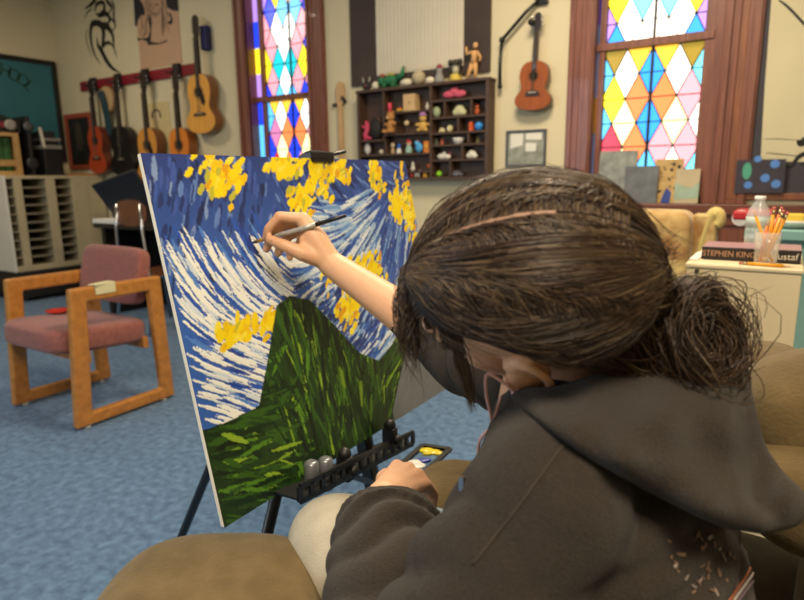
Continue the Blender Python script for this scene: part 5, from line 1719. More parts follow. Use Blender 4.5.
BW = cdir(-.95, 0, -.3); BW[2] = 0; BW = nrm(BW)          # the way she faces
RW = np.cross(BW, Z_)                                       # to her right
RB = np.array([BW, -RW, Z_]).T
PEL = cam_pt(.285, -.545, -.67)
m_tan = mat('tan_plush', '#574726', .95, hex2='#675533', scale=25, bump=.2, bscale=180, sheen=.1)
SEAT = PEL[2] - .115
ac = thing('plush_armchair', 'large tan plush armchair the painter sits in', 'armchair', (PEL[0], PEL[1], 0), math.atan2(BW[1], BW[0]))
def al(f, r, z):
    return np.array([PEL[0], PEL[1], 0]) + BW * f + RW * r + Z_ * z
cushion('seat', al(.03, 0, SEAT - .10), (.62, .62, .20), RB, m_tan, ac, pow_=5)
cushion('base', al(-.02, 0, .14), (.74, .92, .22), RB, m_tan, ac, pow_=7)
for s in (-1, 1):
    a_ = cushion('arm', al(-.02, s * .41, .33), (.70, .19, .46), RB, m_tan, ac, pow_=3.2)
cushion('arm_pad', al(.31, .40, .52), (.20, .22, .2), RB, m_tan, ac, pow_=2.6)
cushion('arm_pad', al(.20, .36, .50), (.26, .2, .16), RB, m_tan, ac, pow_=2.6)
bc1, bc2, bc3 = V(766, 418, .95), V(820, 430, .82), V(822, 482, .80)
cushion('back_cushion', bc1, (.17, .30, .23), RB, m_tan, ac, pow_=2.6)
cushion('back_cushion', bc2, (.2, .2, .22), RB @ ry(.3), m_tan, ac, pow_=2.5)
cushion('back_cushion', bc3, (.22, .26, .16), RB, m_tan, ac, pow_=2.5)
cushion('backrest', al(-.33, .0, .48), (.26, .80, .60), RB, m_tan, ac, pow_=4)

# second plush seat in the foreground, lower left
fc = V(214, 715, .80)
fa = thing('plush_ottoman', 'tan plush upholstered seat with a rounded top in the lower left foreground', 'ottoman', (fc[0], fc[1], 0))
Rf = np.array([cdir(1, 0, 0) * [1, 1, 0], nrm(cdir(0, 0, -1) * [1, 1, 0]), Z_]).T
topz = V(215, 560, .80)[2]
cushion('cushion', (fc[0], fc[1], topz - .13), (.325, .34, .27), Rf, m_tan, fa, pow_=3.2)
cushion('base', (fc[0], fc[1], topz * .5 - .06), (.30, .31, topz - .13), Rf, m_tan, fa, pow_=7)

# ------------------------------------------------------------------ the painter
person = thing('person', 'person in a dark hoodie with brown hair in a bun, painting with a raised hand', 'person', (PEL[0], PEL[1], 0))
m_skin = mat('skin', '#dcae8b', .5, hex2='#d6a280', scale=14, sss=.12, bump=.04, bscale=160)
m_hood = mat('hoodie_fleece', '#211a14', .95, hex2='#30271f', scale=420, bump=.5, bscale=600, sheen=.06)
HC = V(531, 297, .575)
Fh = nrm(np.array([-.93, -.10, -.33])); Uh = np.array([.06, .50, .86]); Uh = nrm(Uh - Fh * np.dot(Fh, Uh)); Lh = np.cross(Uh, Fh)
Fw, Uw, Lw = M3 @ Fh, M3 @ Uh, M3 @ Lh
RH = np.array([Fw, Lw, Uw]).T
def hp(f, l, u):
    return HC + Fw * f + Lw * l + Uw * u

sL, sR = V(548, 502, .50), V(572, 395, .77)
eL, wL = cam_pt(-.008, -.372, -.49), V(384, 499, .70)
eR, wR = V(458, 352, .98), V(330, 263, 1.035)
ncl = (sL + sR) / 2
nb = cam_pt(.158, -.105, -.635)
Bt = cdir(-.95, -.0, -.3); Rt = cdir(.3, .03, -.95)
spine = [cam_pt(.18, -.135, -.635), cam_pt(.205, -.20, -.64), cam_pt(.235, -.29, -.645), cam_pt(.25, -.40, -.655), cam_pt(.275, -.49, -.665), PEL]
spn = spline(spine, 14)
def torso(mb, wr, dr, grow=0.0):
    for i, p in enumerate(spn):
        t = i / (len(spn) - 1)
        upv = nrm(spn[max(i - 1, 0)] - spn[min(i + 1, len(spn) - 1)])
        r_ = nrm(Rt - upv * np.dot(Rt, upv)); b_ = np.cross(upv, r_)
        wi = np.interp(t, [0, .12, .3, .6, 1], wr) + grow
        di = np.interp(t, [0, .12, .3, .6, 1], dr) + grow
        mb.ell(p, (wi, di, .055), np.array([r_, b_, upv]).T, 28, 12)

# --- body
bm_ = MB()
bm_.ell(hp(-.004, 0, .03), (.093, .072, .083), RH, 28, 18)
bm_.ell(hp(.036, 0, -.03), (.052, .058, .075), RH, 22, 14)
bm_.ell(hp(.02, 0, -.06), (.052, .05, .05), RH, 18, 12)
bm_.ell(hp(.064, 0, -.088), (.024, .026, .02), RH, 14, 10)
for s in (-1, 1):
    bm_.ell(hp(.050, s * .032, -.034), (.026, .024, .028), RH, 14, 10)
    bm_.ell(hp(.076, s * .03, .022), (.016, .026, .010), RH, 12, 8)
    bm_.ell(hp(.008, s * .074, -.024), (.0225, .0095, .033), RH @ rz(s * .30), 14, 10)
    ear = [hp(.008 - .0215 * math.cos(a), s * (.0765 + .007 * math.cos(a)), -.022 + .0325 * math.sin(a)) for a in np.linspace(-1.9, 2.5, 16)]
    bm_.tube(ear, [.0046] * 16, 8)
    bm_.ell(hp(.014, s * .079, -.056), (.010, .006, .011), RH, 10, 8)
bm_.tube([hp(.085, 0, .018), hp(.096, 0, -.006), hp(.108, 0, -.028)], [.009, .010, .0115], 12)
bm_.ell(hp(.108, 0, -.030), .0125, None, 12, 8)
bm_.ell(hp(.096, .011, -.035), .0085, None, 10, 8); bm_.ell(hp(.096, -.011, -.035), .0085, None, 10, 8)
bm_.ell(hp(.086, 0, -.054), (.009, .022, .006), RH, 12, 8); bm_.ell(hp(.084, 0, -.063), (.009, .019, .006), RH, 12, 8)
capsule(bm_, [hp(-.025, 0, -.03), hp(-.03, 0, -.085), nb, (nb + spine[1]) / 2], [.056, .052, .056, .075], 22)
torso(bm_, [.09, .135, .135, .125, .15], [.07, .085, .09, .09, .10])
for s_, e_, w_ in ((sL, eL, wL), (sR, eR, wR)):
    capsule(bm_, [s_, (s_ + e_) / 2, e_], [.048, .043, .036], 18)
    f1 = s_ * 0 + e_ * .72 + w_ * .28
    f2 = e_ * .35 + w_ * .65
    capsule(bm_, [e_, f1, f2, w_], [.036, .0385, .0300, .0225], 20, flat=1.0)
# legs
hipL, hipR = PEL - RW * .085 + BW * .02, PEL + RW * .085 + BW * .02
knL, knR = V(347, 562, .88), V(408, 528, 1.10)
anL, anR = np.array([knL[0], knL[1], .10]) + BW * .05, np.array([knR[0], knR[1], .10]) + BW * .04
for h_, k_, a_ in ((hipL, knL, anL), (hipR, knR, anR)):
    capsule(bm_, [h_, h_ * .5 + k_ * .5, k_], [.085, .072, .055], 20)
    capsule(bm_, [k_, k_ * .65 + a_ * .35, a_], [.052, .052, .034], 18)
    capsule(bm_, [a_, a_ + BW * .10 - Z_ * .06, a_ + BW * .16 - Z_ * .065], [.035, .035, .028], 14)

# --- right hand holding the brush
def finger(pts, rs):
    P = [V(*p) for p in pts]
    n = (len(P) - 1) * 3 + 1
    capsule(bm_, P, rs, 12)
hd = 1.035
IMC, MMC, RMC, PMC = V(303, 219, hd - .004), V(307, 224, hd + .018), V(309, 232, hd + .036), V(310, 241, hd + .05)
# palm
for a, ra, b, rb in ((wR, .022, IMC, .0125), (wR, .021, MMC, .0125), (wR, .020, RMC, .012), (wR + (PMC - MMC) * .3, .018, PMC, .011)):
    capsule(bm_, [a, a * .45 + b * .55, b], [ra, (ra + rb) / 2 + .003, rb], 14)
bm_.ell(V(313, 243, hd + .012), (.03, .03, .019), np.array([cdir(-.8, .55, 0), cdir(.5, .6, .3), nrm(np.cross(cdir(-.8, .55, 0), cdir(.5, .6, .3)))]).T, 16, 10)
finger([(303, 219, hd - .004), (279.5, 216.5, hd - .012), (268.5, 229, hd - .004), (266, 238, hd + .008)], [.0112, .0098, .0086, .0072])
finger([(307, 224, hd + .018), (285, 224, hd + .012), (271, 238, hd + .016), (266.5, 249, hd + .024)], [.0112, .0098, .0088, .0075])
finger([(309, 232, hd + .036), (291, 234, hd + .034), (280, 246, hd + .036), (278, 253.5, hd + .04)], [.0108, .0094, .0085, .0075])
finger([(310, 241, hd + .05), (298, 245, hd + .055), (290, 254, hd + .052), (290, 258, hd + .05)], [.0098, .0085, .0075, .0065])
finger([(321, 259, hd - .004), (302, 253.5, hd - .016), (283, 245, hd - .018), (270, 239.5, hd - .008)], [.0165, .0135, .0105, .0085])
# web between thumb and index
capsule(bm_, [V(312, 250, hd - .004), V(306, 240, hd - .002), V(304, 229, hd - .002)], [.016, .013, .011], 12)
# --- left hand, resting palm down past the cuff
hl = depth_of(wL)
LK = [V(393, 474, hl + .06), V(401, 476, hl + .055), V(407, 481, hl + .047), V(411, 488, hl + .04)]
for i, k_ in enumerate(LK):
    capsule(bm_, [wL, wL * .5 + k_ * .5, k_], [.021, .017, .0115], 12)
    d_ = nrm(k_ - wL)
    dn_ = np.array([0, 0, -1.0])
    q1 = k_ + d_ * .030 + dn_ * .004; q2_ = q1 + d_ * .016 + dn_ * .018; q3 = q2_ + dn_ * .018 - d_ * .004
    capsule(bm_, [k_, q1, q2_, q3], [.0108, .0095, .0085, .0074], 12)
tb_ = wL + (LK[0] - wL) * .35
t1_ = V(386, 484, hl + .045)
capsule(bm_, [tb_, t1_, V(383, 478, hl + .075), V(386, 474, hl + .10)], [.016, .0125, .010, .0085], 12)
body = blob(bm_, 'body', m_skin, person, .0034, 3)

# eyes
for s in (-1, 1):
    mb = MB(); mb.ell(hp(.0765, s * .031, .002), (.011, .0115, .0085), RH, 16, 12); e_ = mb.build('eye', mat('eye_white', '#e6e0d8', .2), person)
    mb = MB(); mb.ell(hp(.0862, s * .031, .0), (.0025, .0055, .0055), RH, 12, 8); mb.build('iris', mat('iris_brown', '#3a2316', .2), e_)
for s in (-1, 1):
    mb = MB(); mb.tube([hp(.0835, s * .021, .004), hp(.0885, s * .031, .0075), hp(.081, s * .043, .003)], [.003, .0042, .003], 8); mb.build('eyelid', m_skin, person)
    mb = MB(); mb.tube([hp(.090, s * .017, .022), hp(.092, s * .030, .027), hp(.082, s * .046, .023)], [.002, .003, .0015], 8); mb.build('eyebrow', mat('brow', '#2a1d15', .7), person)
    mb = MB()
mb = MB(); mb.tube([hp(.086, .021, -.058), hp(.0965, 0, -.0575), hp(.086, -.021, -.058)], [.002, .0045, .002], 8); mb.build('lips', mat('lips', '#b0645a', .45), person)
# nails of the right hand
for p, d_ in ((V(266.5, 236, hd - .0005), cdir(-.5, -.6, .6)), (V(272, 238.5, hd - .0165), cdir(-.5, .5, .7))):
    x, y, z = frame_from(d_)
    mb = MB(); mb.ell(p, (.0045, .0058, .0016), np.array([x, y, z]).T, 12, 6); mb.build('nail', mat('nail', '#d8a890', .3), person)


# --- hoodie
def wrinkled(mb, pts, rs, amp, folds, seed, n=56, m=90, slant=.9, flat=1.0):
    P = spline(pts, m)
    R_ = np.interp(np.linspace(0, 1, m), np.linspace(0, 1, len(rs)), rs)
    rnd = random.Random(seed)
    ph = [rnd.uniform(0, 6.28) for _ in range(6)]
    vs, fs = [], []
    px = None
    for i in range(m):
        t = nrm(P[min(i + 1, m - 1)] - P[max(i - 1, 0)])
        if px is None:
            x, y, _ = frame_from(t)
        else:
            x = nrm(px - t * np.dot(px, t)); y = np.cross(t, x)
        px = x
        s = i / (m - 1)
        for j in range(n):
            a = 2 * math.pi * j / n
            q = folds * s + slant * .35 * math.sin(a + ph[0]) + .25 * math.sin(2 * a + ph[1] + 5 * s) + .12 * math.sin(3 * a + ph[2] + 9 * s)
            f = abs(math.sin(math.pi * q)) ** .55
            g = .6 + .4 * math.sin(a + ph[3] + 3 * s)
            r = R_[i] + amp * (f - .55) * g
            vs.append(P[i] + r * (math.cos(a) * x + flat * math.sin(a) * y))
    for i in range(m - 1):
        for j in range(n):
            fs.append((i * n + j, i * n + (j + 1) % n, (i + 1) * n + (j + 1) % n, (i + 1) * n + j))
    fs.append(tuple(range(n - 1, -1, -1))); fs.append(tuple((m - 1) * n + j for j in range(n)))
    mb.add(vs, fs, 0, True)


hm = MB()
torso(hm, [.11, .178, .188, .185, .19], [.085, .112, .124, .13, .138])
# collar and shoulder slopes
capsule(hm, [sL + Z_ * .004, ncl * .4 + nb * .6 - Z_ * .012, sR + Z_ * .004], [.066, .066, .064], 22)
cl = wL + nrm(eL - wL) * .022
wrinkled(hm, [sL, (sL + eL) / 2 + cdir(-.5, 0, .3) * .012, eL], [.066, .064, .064], .016, 5, 3)
hm.ell(sL, .069, None, 18, 12); hm.ell(eL, .062, None, 18, 12); hm.ell(sR, .066, None, 18, 12)
wrinkled(hm, [eL, eL * .7 + wL * .3, eL * .4 + wL * .6, eL * .18 + wL * .82, cl], [.064, .066, .062, .056, .046], .030, 6, 11)
hm.ell(cl - nrm(cl - eL) * .02, (.045, .045, .045), None, 16, 10)
cr = V(410, 309, 1.005)
wrinkled(hm, [sR, (sR + eR) / 2, eR], [.068, .062, .058], .010, 5, 5)
hm.ell(eR, .058, None, 18, 12)
wrinkled(hm, [eR, eR * .5 + cr * .5, cr], [.057, .052, .047], .008, 3, 8)
def hd_disp(co):
    n = np.zeros(len(co))
    f = np.sin(co[:, 0] * 31 + 4 * np.sin(co[:, 2] * 13)) * np.sin(co[:, 2] * 37 + 3 * np.sin(co[:, 1] * 17))
    g = 1 - np.abs(np.sin(co[:, 2] * 24 + 9 * co[:, 0] + 1.6 * np.sin(co[:, 1] * 21) + 1.1 * np.sin(co[:, 0] * 33)))
    return .0018 * f - .006 * np.clip(g - .7, 0, 1) / .3 * (.5 + .5 * np.sin(co[:, 1] * 11 + co[:, 2] * 7))
hoodie = blob(hm, 'hoodie', m_hood, person, .0046, 2, hd_disp)


def cast(o, px, py, off=0.0):
    """nearest point of mesh o along the photo ray"""
    r = ray(px, py)
    mi = world_of(o).inverted()
    a = mi @ Vector(CO); d = (mi.to_3x3() @ Vector(r)).normalized()
    ok, p, n, _ = o.ray_cast(a, d)
    if not ok:
        return None, None
    w_ = world_of(o)
    return np.array(w_ @ p) + np.array(w_.to_3x3() @ n) * off, np.array(w_.to_3x3() @ n)


# hood hanging open behind the neck
poly = [(506, 392), (530, 385), (560, 384), (600, 372), (650, 352), (700, 340), (737, 336), (748, 350), (752, 375), (757, 410), (766, 445), (786, 474), (806, 490), (813, 510),
        (800, 528), (768, 535), (735, 533), (705, 522), (668, 504), (630, 483), (596, 464), (566, 444), (538, 424), (515, 408)]
poly = np.array(poly, float)
ctrl = [(506, 395, .560), (560, 390, .54), (566, 440, .465), (620, 470, .445), (700, 520, .445), (760, 535, .46), (806, 505, .49), (770, 450, .53), (745, 345, .60), (700, 345, .59), (640, 365, .56), (660, 430, .475), (720, 440, .50)]
cp = np.array(ctrl)
def hood_depth(x, y):
    d2 = (cp[:, 0] - x) ** 2 + (cp[:, 1] - y) ** 2 + 200
    w_ = 1 / d2 ** 1.3
    return float((w_ * cp[:, 2]).sum() / w_.sum())
def seg_dist(x, y, P, closed=True):
    A_, B_ = P, np.roll(P, -1, 0)
    if not closed:
        A_, B_ = P[:-1], P[1:]
    ab = B_ - A_; ap = np.array([x, y]) - A_
    t = np.clip((ap * ab).sum(1) / ((ab ** 2).sum(1) + 1e-9), 0, 1)
    return float(np.sqrt(((ap - ab * t[:, None]) ** 2).sum(1)).min())
def inside(x, y, P):
    c = False
    n = len(P); j = n - 1
    for i in range(n):
        if (P[i, 1] > y) != (P[j, 1] > y) and x < (P[j, 0] - P[i, 0]) * (y - P[i, 1]) / (P[j, 1] - P[i, 1]) + P[i, 0]:
            c = not c
        j = i
    return c
def hood_thick(x, y):
    d = seg_dist(x, y, poly)
    e = min(1, d / 42)
    h = .030 * math.sqrt(max(0, 1 - (1 - e) ** 2))
    for P, wd, am in ((np.array([(750, 360), (748, 410), (752, 450), (757, 500)], float), 8, .040), (np.array([(772, 462), (770, 500), (778, 528)], float), 9, .016),
                      (np.array([(600, 400), (680, 425), (735, 470)], float), 26, .005), (np.array([(560, 420), (640, 455), (720, 505)], float), 16, -.004)):
        dd = seg_dist(x, y, P, False)
        h -= am * math.exp(-(dd / wd) ** 2)
    return h
_hd = {}
def HD(x, y):
    k = (round(x / 12), round(y / 12))
    if k not in _hd:
        v = []
        for a in (-14, 0, 14):
            for b in (-14, 0, 14):
                p, _n = cast(hoodie, k[0] * 12 + a, k[1] * 12 + b)
                v.append(depth_of(p) if p is not None and depth_of(p) < .75 else hood_depth(x, y) + .01)
        _hd[k] = sum(v) / len(v)
    return _hd[k]
st_ = 3.0
xs_ = np.arange(500, 818, st_); ys_ = np.arange(330, 540, st_)
ids = {}
hv = MB()
vs, fs = [], []
ins = {(i, j): inside(x, y, poly) for i, x in enumerate(xs_) for j, y in enumerate(ys_)}
cells = [(i, j) for i in range(len(xs_) - 1) for j in range(len(ys_) - 1) if all(ins[k] for k in ((i, j), (i + 1, j), (i + 1, j + 1), (i, j + 1)))]
cs = set(cells)
def vid(i, j, side):
    k = (i, j, side)
    if k not in ids:
        x, y = xs_[i], ys_[j]
        d = hood_depth(x, y)
        fx, fy = x / 12, y / 12
        ax_, ay_ = math.floor(fx), math.floor(fy)
        tx_, ty_ = fx - ax_, fy - ay_
        hh = sum(HD((ax_ + i_) * 12, (ay_ + j_) * 12) * (tx_ if i_ else 1 - tx_) * (ty_ if j_ else 1 - ty_) for i_ in (0, 1) for j_ in (0, 1))
        dd = min(d, hh - .006) - max(.004, hood_thick(x, y)) if side == 0 else max(d, hh) + .016
        ids[k] = len(vs); vs.append(V(x, y, dd))
    return ids[k]
for i, j in cells:
    fs.append((vid(i, j, 0), vid(i, j + 1, 0), vid(i + 1, j + 1, 0), vid(i + 1, j, 0)))
    fs.append((vid(i, j, 1), vid(i + 1, j, 1), vid(i + 1, j + 1, 1), vid(i, j + 1, 1)))
    for (di, dj), (a, b) in (((-1, 0), ((i, j), (i, j + 1))), ((1, 0), ((i + 1, j + 1), (i + 1, j))), ((0, -1), ((i + 1, j), (i, j))), ((0, 1), ((i, j + 1), (i + 1, j + 1)))):
        if (i + di, j + dj) not in cs:
            fs.append((vid(*a, 0), vid(*a, 1), vid(*b, 1), vid(*b, 0)))
hv.add(vs, fs)
hood = blob(hv, 'hood', m_hood, person, .0042, 9)

# shoulder seam, print and striped piping on the back
def surf_tube(name, o, pts, r, m, parent, n=30, off=.0006):
    P2 = spline([np.array([a, b, 0]) for a, b in pts], n)
    W_ = [cast(o, p[0], p[1], off)[0] for p in P2]
    W_ = [p for p in W_ if p is not None]
    if len(W_) > 2:
        mb = MB(); mb.tube(W_, r, 6); return mb.build(name, m, parent)
m_seam = mat('seam_thread', '#362d25', .9)
surf_tube('seam', hoodie, [(563, 446), (545, 470), (520, 505), (494, 538), (473, 564)], .0011, m_seam, person)
random.seed(12)
mp1 = mat('cracked_print', '#6e5646', .7, var=.3, scale=200); mp2 = mat('pale_print_chip', '#8d8078', .7)
mbp = MB(); mbq = MB()
for _ in range(46):
    px, py = random.gauss(712, 24), random.gauss(566, 22)
    if not (668 < px < 752 and 532 < py < 604):
        continue
    p, n_ = cast(hoodie, px, py, .0008)
    if p is None:
        continue
    x, y, z = frame_from(n_)
    a = random.uniform(0, 3.1)
    x2, y2 = x * math.cos(a) + y * math.sin(a), -x * math.sin(a) + y * math.cos(a)
    r1, r2 = random.uniform(.001, .0045), random.uniform(.0008, .0022)
    (mbp if random.random() < .75 else mbq).prism([(r1 * math.cos(t) * (1 + .3 * math.sin(3 * t + a)), r2 * math.sin(t) * (1 + .3 * math.cos(2 * t))) for t in np.linspace(0, 2 * math.pi, 9)[:-1]], p, x2, y2, .0006)
if mbp.v:
    mbp.build('back_print', mp1, person)
if mbq.v:
    mbq.build('back_print_chip', mp2, person)
for k, (off_, m_) in enumerate(((0, mat('piping_orange', '#9a5a3c', .7)), (5, mat('piping_white', '#a79f9c', .7)), (10, mat('piping_mauve', '#6a5a62', .7)))):
    surf_tube('piping', hoodie, [(752 + off_, 536), (754 + off_, 552), (748 + off_, 572), (736 + off_, 590), (724 + off_, 606)], .0012, m_, person)

# jeans
m_jean = mat('denim', '#6f8191', .85, hex2='#8695a2', scale=60, bump=.25, bscale=500)
nt = m_jean.node_tree
jm = MB()
for i in (11, 12, 13):
    p = spn[i]
    jm.ell(p - Z_ * .01, (.12, .165, .08), RB, 24, 12)
for h_, k_, a_, sd in ((hipL, knL, anL, 1), (hipR, knR, anR, 2)):
    wrinkled(jm, [h_, h_ * .5 + k_ * .5, k_], [.105, .09, .074], .006, 4, sd)
    jm.ell(k_, .074, None, 20, 14)
    wrinkled(jm, [k_, k_ * .5 + a_ * .5, a_ + Z_ * .04], [.074, .066, .058], .006, 5, sd + 5)
jeans = blob(jm, 'jeans', m_jean, person, .006, 4)
# worn pale knee patch
pk = MB()
tdir = nrm(hipL - knL); tx, ty, tz = frame_from(tdir)
pk.ell(knL + tdir * .03 + Z_ * .012, (.088, .088, .13), np.array([tx, ty, tz]).T, 30, 20)
pk.build('knee_patch', mat('pale_worn_denim', '#a39b88', .85, hex2='#b3aa98', scale=30, bump=.2, bscale=400), jeans)['label'] = 'pale worn knee'
for a_ in (anL, anR):
    sm_ = MB()
    capsule(sm_, [a_ + Z_ * .012, a_ + BW * .02 - Z_ * .05, a_ + BW * .10 - Z_ * .052, a_ + BW * .175 - Z_ * .056], [.047, .049, .047, .042], 16)
    sh = blob(sm_, 'shoe', mat('dark_shoe', '#20201f', .6), person, .006, 3)

# ------------------------------------------------------------------ hair
rs = np.random.RandomState(21)
RFh, RLh, RUh = .116, .093, .097
hc_f, hc_u = -.004, .032
def hsurf(f, phi, side, k=1.0):
    """point of the hair volume: f along the head (front +), phi from the parting down the side"""
    q = max(.02, 1 - (f / RFh) ** 2) ** .5
    return hp(hc_f + f * (1 if k <= 1.05 else 1), side * RLh * q * math.sin(phi) * k, hc_u + RUh * q * math.cos(phi) * k)
BC = V(674, 342, .565)
BATT = V(640, 322, .58)
cap = MB()
nf, npp = 26, 30
for side in (1, -1):
    vs, fs = [], []
    for i in range(nf):
        f = -.112 + .222 * i / (nf - 1)
        ph_max = np.interp(f, [-.112, -.05, -.02, .03, .085, .11], [2.2, 2.1, 1.5, 1.2, 1.05, .8])
        for j in range(npp):
            vs.append(hsurf(f, .02 + (ph_max - .02) * j / (npp - 1), side, .958))
    for i in range(nf - 1):
        for j in range(npp - 1):
            a = (i * npp + j, i * npp + j + 1, (i + 1) * npp + j + 1, (i + 1) * npp + j)
            fs.append(a if side > 0 else a[::-1])
    cap.add(vs, fs, 0, True)
hairs = {0: [], 1: [], 2: []}
def put(pts, r, tone=None):
    hairs[rs.choice(3, p=[.5, .32, .18]) if tone is None else tone].append((pts, r))
def lump(a, b):
    return .020 * math.sin(a * 9 + 1.3 * b) + .012 * math.sin(a * 23 + 4 * b)
# combed from the parting round to the bun
for side, N in ((1, 3300), (-1, 1500)):
    for _ in range(N):
        s0 = .112 - .20 * rs.rand() ** 1.1
        kk = rs.rand()
        phm = .12 + (np.interp(s0, [-.06, 0, .05, .112], [1.75, 1.48, 1.12, .95]) if side > 0 else 1.6) * kk ** .85
        wav = rs.uniform(0, 6.28)
        lay = rs.uniform(.965, 1.035)
        pts = []
        n = 17
        pw = rs.uniform(1.5, 2.1)
        fe = -.108 + .006 * rs.randn()
        for i in range(n):
            t = i / (n - 1)
            f = s0 + (fe - s0) * t ** pw
            p0 = (.012 + .02 * math.sin(40 * s0)) * side + .028
            ph = p0 + (phm - p0) * math.sin(min(1, t * 1.65) * math.pi / 2) + .02 * math.sin(5 * t + wav)
            k = lay + (1 if side > 0 else .5) * lump(ph + .3 * s0 * 10, t * 2) * min(1, t * 4) + .004 * math.sin(11 * t + wav)
            if t < .12:
                k = .985 - .02 * (1 - t / .12) + (lay - .985) * t / .12
            pts.append(hsurf(f, ph, side, k))
        end = BATT + (BC - BATT) * rs.uniform(-.2, .6) + rs.randn(3) * .011
        last = pts[-1]
        pts[-1] = last * .7 + end * .3
        pts.append(last * .3 + end * .7); pts.append(end)
        put(pts, rs.uniform(.00045, .0008), None if ph > .9 else rs.choice(3, p=[.32, .38, .3]))  # strands over the crown take lighter tones: reflected light put into the colour
# nape hair below the ear line drawn up to the bun
for _ in range(500):
    f0 = rs.uniform(-.10, -.04); ph = rs.uniform(1.5, 2.15)
    a = hsurf(f0, ph, 1, .97 + .05 * rs.rand())
    e = BATT + (BC - BATT) * rs.uniform(0, .7) + rs.randn(3) * .014
    mid = (a + e) / 2 + Lw * .012 - Uw * .012
    put([np.array(p) for p in spline([a, mid, e], 10)], .0006)
# fringe falling in front of the face
DN = nrm(np.array([0, 0, -1.0]))
for _ in range(900):
    side = 1 if rs.rand() < .6 else -1
    ph = abs(rs.normal(.35, .35)) + .03
    a = hsurf(.075 + .03 * rs.rand(), .04, side, .97)
    b = hsurf(.109, ph * 1.1, side, 1.0 + .05 * rs.rand())
    l = rs.uniform(.012, .05) * (1.0 if rs.rand() < .8 else 1.15)
    swing = Fw * rs.uniform(-.012, .008)
    c = b + DN * l * .5 + swing
    d = b + DN * l + swing * .3 + rs.randn(3) * .004
    put(spline([a, b, c, d], 13), .0006)
for _ in range(170):
    side = 1 if rs.rand() < .8 else -1
    ph = abs(rs.normal(.5, .4)) + .03
    b = hsurf(.108, ph, side, 1.0 + .06 * rs.rand())
    l = rs.uniform(.03, .08)
    put(spline([hsurf(.085, ph * .4, side, .99), b, b + DN * l * .5 + Fw * rs.uniform(-.01, .014), b + DN * l + Fw * rs.uniform(-.02, .01) + rs.randn(3) * .005], 13), .00035)
# long lock falling past the ear towards the lap
for _ in range(90):
    a = hsurf(.088, 1.0 + .2 * rs.rand(), 1, 1.0)
    b = V(447 + rs.randn() * 5, 318 + rs.randn() * 5, .535)
    c = V(461 + rs.randn() * 3.5, 362, .545)
    d = V(473 + rs.randn() * 2.5, 385 + 28 * rs.rand(), .55)
    put(spline([a, b, c, d], 15), .0006)
for _ in range(240):
    a = hsurf(.098, .75 + .35 * rs.rand(), 1, 1.0)
    b = V(437 + rs.randn() * 6, 292 + rs.randn() * 8, .52)
    c = V(452 + rs.randn() * 6, 330 + 22 * rs.rand(), .53)
    put(spline([a, b, c], 12), .0006)
# bun
ax = nrm(cdir(.35, .10, .93)); bx_, by_, _ = frame_from(ax)
bun_core = MB(); bun_core.ell(BC, (.037, .040, .026), np.array([bx_, by_, ax]).T, 20, 14)
for _ in range(2600):
    r0 = .014 + .036 * rs.rand() ** .6
    a0 = rs.uniform(0, 6.28); sweep = rs.uniform(1.5, 4.2)
    z0 = (1 if rs.rand() < .8 else -1) * .036 * math.sqrt(max(0, 1 - (r0 / .0515) ** 2)) + rs.randn() * .004; tl = rs.randn(2) * (.16 if rs.rand() < .75 else .5)
    w1, w2 = rs.uniform(0, 6.28, 2)
    pts = []
    for i in range(15):
        a = a0 + sweep * i / 14
        r = r0 * (1 + .09 * math.sin(3 * a + w1)) 
        z = z0 + r * (tl[0] * math.cos(a) + tl[1] * math.sin(a)) + .004 * math.sin(4 * a + w2)
        r *= 1.06
        pts.append(BC + bx_ * r * math.cos(a) * 1.0 + by_ * r * math.sin(a) * 1.06 + ax * z * .9)
    put(pts, rs.uniform(.0004, .0007), rs.choice(3, p=[.55, .35, .10]))
# tuft between head and bun, loose ends and flyaways
for _ in range(170):
    a = V(622 + rs.randn() * 12, 296 + rs.randn() * 8, .575)
    b = V(632 + rs.randn() * 9, 268 + rs.randn() * 7, .565)
    c = V(652 + rs.randn() * 12, 250 + rs.randn() * 9, .56)
    put(spline([a, b, c], 9), .00055)
for _ in range(120):
    a = V(620 + rs.randn() * 22, 345 + rs.randn() * 9, .55)
    b = V(640 + rs.randn() * 20, 368 + rs.randn() * 7, .535)
    c = V(655 + rs.randn() * 16, 385 + rs.randn() * 9, .525)
    put(spline([a, b, c], 9), .0005)
for _ in range(80):
    u = nrm(rs.randn(3)); a = BC + u * .045
    b = a + u * rs.uniform(.008, .02) + rs.randn(3) * .006
    c = b + u * rs.uniform(.0, .016) + rs.randn(3) * .012
    put(spline([a, b, c], 9), .00028)
for _ in range(26):
    a = V(735 + rs.randn() * 4, 330 + rs.randn() * 12, .575)
    b = V(748 + rs.randn() * 6, 318 + rs.randn() * 12, .57)
    c = V(757 + rs.randn() * 6, 330 + rs.randn() * 14, .57)
    put(spline([a, b, c], 9), .00028)
for _ in range(170):
    f = rs.uniform(-.09, .1); ph = rs.uniform(.1, 1.2); side = 1 if rs.rand() < .5 else -1
    a = hsurf(f, ph, side, 1.0); b = hsurf(f - .02, ph + .15, side, 1.06 + .05 * rs.rand()); c = hsurf(f - .05, ph + .3, side, 1.03 + .06 * rs.rand())
    put(spline([a, b, c], 9), .00025)

